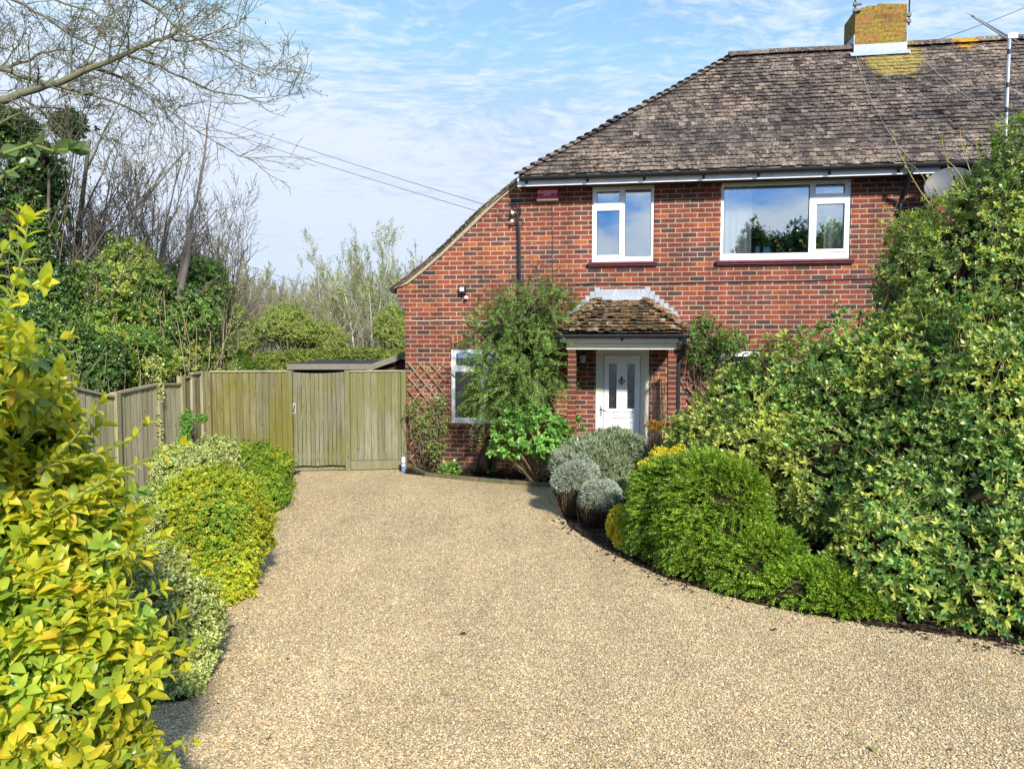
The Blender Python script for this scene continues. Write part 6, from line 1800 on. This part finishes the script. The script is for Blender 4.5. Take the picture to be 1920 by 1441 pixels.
guided([(-250, -150, 0), (0, -110, 0), (150, -60, 0), (255, -10, 0), (300, 20, 0), (330, 50, 0), (380, 80, 0), (430, 110, 0), (500, 140, 0)], 9.2, 0.05, 0.005, 2)
guided([(-250, -60, 0), (-60, -30, 0), (30, 0, 0), (80, 30, 0), (130, 65, 0), (190, 95, 0), (245, 125, 0), (300, 170, 0)], 9.8, 0.04, 0.004, 2)
guided([(-200, -40, 0), (0, -20, 0), (100, 0, 0), (170, 20, 0), (230, 55, 0), (290, 90, 0)], 9.0, 0.03, 0.004, 2)
guided([(-300, 420, 0), (-100, 300, 0), (0, 235, 0), (60, 200, 0), (120, 205, 0), (170, 245, 0)], 9.9, 0.035, 0.006, 2)
tb = tw.build('branches', mossbark_m, bt)
buds(tw, 'buds', mat_leaf('bud', [(0, (0.12, 0.09, 0.05)), (1, (0.22, 0.2, 0.09))], 0.6, 0.2, 0.2), bt, 0.03, 3500, r, 0.08)

def bare_tree(label, base_px, Y, stems, seed, mat, H_, r0=0.06, spread=0.35, lean=(0, 0), kids=(4, 4, 5), lvl=3, up=0.35, bud=None, group=None, name='bare_tree', rmin=0.004, nb=1200, cat='tree', budL=0.045, splitr=0.12):
    r = np.random.RandomState(seed)
    x = at(base_px, 700, Y).x
    root = empty(name, (x, Y, 0), label=label, cat=cat, group=group)
    tw = Tw()
    for s in range(stems):
        a = 2 * math.pi * (s + r.rand() * .6) / stems
        d = np.array([math.cos(a) * spread * r.uniform(.5, 1.2) + lean[0], math.sin(a) * spread * .6 + lean[1], 1.0]); d /= np.linalg.norm(d)
        branch(tw, np.array([math.cos(a) * splitr, math.sin(a) * splitr, -0.02]), d, H_ * r.uniform(0.75, 1.05), r0 * r.uniform(.7, 1.1), lvl, r, kids, up, 0.16, 0.55, 0.42, rmin)
    tw.build('trunk', mat, root)
    if bud: buds(tw, 'leaf_buds', bud, root, budL, nb, r, 0.15)
    return root
budm = mat_leaf('brown_bud', [(0, (0.14, 0.10, 0.06)), (1, (0.26, 0.24, 0.10))], 0.6, 0.2, 0.2)
bare_tree('many stemmed bare tree rising out of the ivy left of the leaning sapling', 112, 11.6, 7, 201, bark_m, 4.6, 0.075, 0.28, (0.10, 0), (5, 5, 7), bud=budm, nb=2500)
bare_tree('grey bare tree leaning right behind the ivy thicket', 190, 12.6, 7, 202, bark_m, 4.3, 0.07, 0.36, (0.12, 0), (5, 5, 7), bud=budm, nb=2500)
bare_tree('bushy bare tree in the middle of the thicket beside the dead stump', 265, 14.0, 8, 203, bark_m, 4.6, 0.055, 0.40, (0.05, 0), (6, 6, 7), bud=budm, nb=2500)
bare_tree('bare tree at the right end of the thicket with arching twigs', 330, 14.5, 8, 204, bark_m, 4.6, 0.05, 0.42, (0.06, 0), (6, 6, 7), bud=budm, nb=2500)
bare_tree('mossy bare tree near the left edge behind the ivy clad trunk', 30, 12.0, 5, 205, mossbark_m, 5.4, 0.08, 0.35, (0.05, 0), bud=budm)
# leaning sapling
r = np.random.RandomState(301)
Ls = Vector((at(300, 650, 12.2).x, 12.2, 0)); off = np.array(Ls)
ls = empty('bare_sapling', Ls, label='tall thin bare sapling bending right above the thicket', cat='tree')
tw = Tw()
guided([(300, 800, 0), (315, 600, 0), (338, 510, 0), (362, 400, 0), (377, 330, 0), (386, 255, 0), (392, 215, 0), (396, 178, 0)], 12.2, 0.05, 0.007, 1, 2, 0.2, 0.7)
tw.build('trunk', bark_m, ls)
# dead stump
sp_ = at(345, 560, 12.0)
st = empty('dead_trunk', (sp_.x, 12.0, 0), label='broken dead trunk leaning right out of the ivy thicket', cat='tree')
MB().tube([(0, 0, 0), Vector(at(338, 545, 12.0)) - Vector((sp_.x, 12.0, 0)), Vector(at(352, 480, 12.0)) - Vector((sp_.x, 12.0, 0)), Vector(at(357, 440, 12.0)) - Vector((sp_.x, 12.0, 0))], [0.08, 0.06, 0.045, 0.022], 8).build('trunk', bark_m, st, True)

# ------------------------------------------------------------------ ivy and thicket behind the side fence
bush('ivy_clad_tree', 'tree wrapped in dark ivy at the left edge above the fence', 'tree', [EL(40, 470, 10.6, 62, 150, 0.5), EL(70, 350, 10.9, 48, 95, 0.45), EL(20, 250, 11.2, 60, 45, .4), EL(90, 560, 10.6, 50, 80, 0.5), EL(-30, 560, 10.4, 80, 160, .5), EL(130, 235, 11.2, 34, 26, .3)], 5200, (0.062, 0.75), 3, 2, 0.03, mat=ivy_m, seed=41, depth=0.4, amp=0.22, corefac=0.7, stems=150, loose=0.25, keep_in=0.8, back=0.2)
thk = [('dark holly like bush of the thicket behind the nearest fence panels', [EL(60, 660, 9.6, 90, 75, 0.5), EL(150, 690, 9.8, 75, 60, 0.5)], ivy_m, 3600, 42),
       ('bright green ivy mound in the centre of the thicket', [EL(215, 560, 11.6, 85, 70, 0.7), EL(180, 620, 11.2, 80, 60, 0.6), EL(245, 500, 12.0, 50, 50, 0.5)], ivyb_m, 4300, 43),
       ('rounded green bush just behind the sloping fence panel', [EL(225, 680, 10.6, 85, 62, 0.6), EL(170, 660, 10.6, 50, 55, .4)], ivyb_m, 4000, 44),
       ('dark ivy covered mound at the right of the thicket', [EL(330, 590, 12.4, 75, 62, 0.6), EL(365, 535, 13.0, 50, 45, 0.5), EL(290, 620, 12.0, 65, 60, 0.6)], ivy_m, 4300, 45),
       ('twiggy dull green bush behind the stepped fence panels', [EL(330, 680, 12.2, 75, 48, 0.5), EL(385, 660, 13.0, 40, 40, .5)], tall_m, 2800, 46),
       ('low green bush behind the corner where the two fences meet', [EL(400, 700, 13.4, 60, 36, 0.5), EL(345, 712, 12.6, 50, 24, .4)], ivyb_m, 1800, 47)]
for lab, ee, mt, n_, sd_ in thk:
    bush('thicket_bush', lab, 'bush', ee, n_, (0.055, 0.65), 3, 2, 0.03, mat=mt, seed=sd_, depth=0.45, amp=0.34, corefac=0.66, stems=420, stem_r=(0.010, 0.003), stem_mat=pale_twig_m, loose=0.38, clump=0.12, gap=0.6, cf=4.5, extra=((ivyb_m if mt is ivy_m else choisy_m, 0.22),), back=0.15, T=T4)
bush('golden_conifer', 'small dark green conifer poking above the fence', 'conifer', [EL(452, 682, 15.5, 22, 18, 0.25), EL(450, 664, 15.5, 9, 9, 0.1), EL(470, 690, 15.5, 14, 12, .2)], 1300, (0.05, 0.3), 3, 2, 0.02, mat=greenball_m, seed=48, depth=0.3, corefac=0.8, g=(0.6, 1.0, 0.2))
bush('clipped_hedge', 'yellow green clipped hedge behind the garden sheds', 'hedge', [EL(560, 682, 19.0, 70, 24, 1.0), EL(640, 678, 19.0, 66, 24, 1.0), EL(700, 676, 19.0, 55, 20, 1.0), EL(510, 700, 18.0, 40, 20, .8), EL(750, 680, 19, 40, 22, 1.0)], 6500, (0.075, 0.6), 3, 2, 0.03, mat=hedge_far_m, seed=49, p=3, depth=0.2, corefac=0.85, back=0.1)

# ------------------------------------------------------------------ the wood beyond: thin bare trees, one by one
protos = []
for s in range(5):
    protos.append(bare_tree('thin bare tree in the wood beyond the fence', 500, 38, 1 + s % 3, 400 + s, farbark_m, 5.3, 0.05, 0.22, (0, 0), (5, 6, 7), 3, 0.5, wood_leaf_m, 'bare trees in the wood', 'woodland_tree', 0.010, 900 + 260 * (s % 3), 'tree', 0.09, 0.2))
rw = random.Random(5)
spots = []
for row, (Y, n, x0, x1) in enumerate(((27, 12, 395, 760), (33, 16, 380, 775), (40, 20, 360, 800), (50, 22, 330, 830), (46, 10, 100, 400))):
    for i in range(n):
        px = x0 + (x1 - x0) * (i + rw.uniform(0.1, 0.9)) / n
        spots.append((px, Y + rw.uniform(-2.5, 2.5), rw.uniform(0.72, 1.05) * (0.78 if Y < 30 else 0.92 if Y < 36 else 1.0)))
for i, (px, Y, s) in enumerate(spots):
    if px > 795 and Y < 60: continue
    o = protos[i % 5] if i < 5 else copy_tree(protos[rw.randrange(5)])
    o.location = (at(px, 700, Y).x, Y, 0); o.rotation_euler.z = rw.uniform(0, 6.28)
    k = s * (1.0 + 0.10 * math.sin(px * 0.02)); o.scale = (k * .9, k * .9, k)
# three taller birches
bl = ['tall pale birch left of the two birches by the house corner', 'tallest pale birch standing in the middle of the wood edge', 'pale birch nearest the house corner']
for (px, Y, hh, sd_), lab in zip(((612, 33, 8.6, 501), (676, 30, 9.0, 502), (712, 31, 8.0, 503)), bl):
    bare_tree(lab, px, Y, 2, sd_, birch_m, hh * .62, 0.075, 0.10, (0.0, 0), (6, 7, 6), 3, 0.55, wood_leaf_m, None, 'birch', 0.007, 3000, 'tree', 0.075, 0.12)
# fresh green understorey
def far_bush(lab, px, py, Y, rx, ry, n, mt, sd_, L=0.075):
    bush('woodland_bush', lab, 'bush', [EL(px, py, Y, rx, ry, rx * Y / 1360), EL(px + rx * .5, py + ry * .3, Y, rx * .7, ry * .7, rx * Y / 1400)], n, (L, 0.6), 3, 2, 0.06, mat=mt, seed=sd_, depth=0.9, corefac=0, stems=60, stem_r=(0.02, 0.008), back=0.6, stem_mat=farbark_m)
far_bush('light green bush coming into leaf in the middle of the wood edge', 535, 610, 24, 50, 42, 2600, wood_leaf_m, 601)
far_bush('light green bush behind the clipped hedge', 600, 630, 25, 42, 30, 1600, wood_leaf_m, 602)
far_bush('pale green bush beside the house corner', 735, 620, 24, 34, 48, 2000, wood_leaf_m, 603)
far_bush('sparse green bush behind the small conifer', 440, 620, 24, 42, 48, 1500, wood_leaf_m, 604)
n_ = 16000
PX = 300 + rr.rand(n_) * 560; YY = 34 + rr.rand(n_) * 26
zz_ = (rr.rand(n_) ** 1.5) * 3.6
P = np.stack([(PX - 960) / 1360 * YY, YY, zz_], 1)
leaves('undergrowth', P, rr.randn(n_, 3), rr.randn(n_, 3), 0.22, 0.14, mat_leaf('undergrowth_leaf', [(0, (0.06, 0.08, 0.03)), (0.5, (0.14, 0.14, 0.06)), (1, (0.25, 0.28, 0.09))], 0.7, 0.3, 0.1), None, kind='stuff', label='mixed brown and green undergrowth of the wood', cat='undergrowth')
# distant brushwood so the wood closes
n_ = 9000
PX = 250 + rr.rand(n_) * 620; YY = 52 + rr.rand(n_) * 18
A = np.stack([(PX - 960) / 1360 * YY, YY, rr.rand(n_) * 2.2], 1)
Bq = A + np.stack([rr.randn(n_) * 0.5, rr.randn(n_) * 0.3, 1.6 + 3.4 * rr.rand(n_)], 1)
twigs_mesh('brushwood', A, Bq, 0.03, 0.012, farbark_m, None, rr, 0.06, 0, 3, kind='stuff', label='distant bare brushwood of the wood behind the trees', cat='brushwood')

# ------------------------------------------------------------------ across the lane behind the viewer (seen mirrored in the windows)
ce_ = []
for i in range(14):
    ce_.append((4.4 + i * 1.3, -26 + rw.uniform(-1, 1), 4.0, 1.6, 1.5, 4.7 + rw.uniform(-.5, 1.1) + (0.3 if i < 3 else 0)))
bush('conifer_screen', 'dark conifer screen across the lane behind the viewer', 'hedge', ce_, 26000, (0.20, 0.5), 3, 2, 0.1, mat=ivy_m, seed=71, depth=0.3, amp=0.14, corefac=0.9, back=1.0)
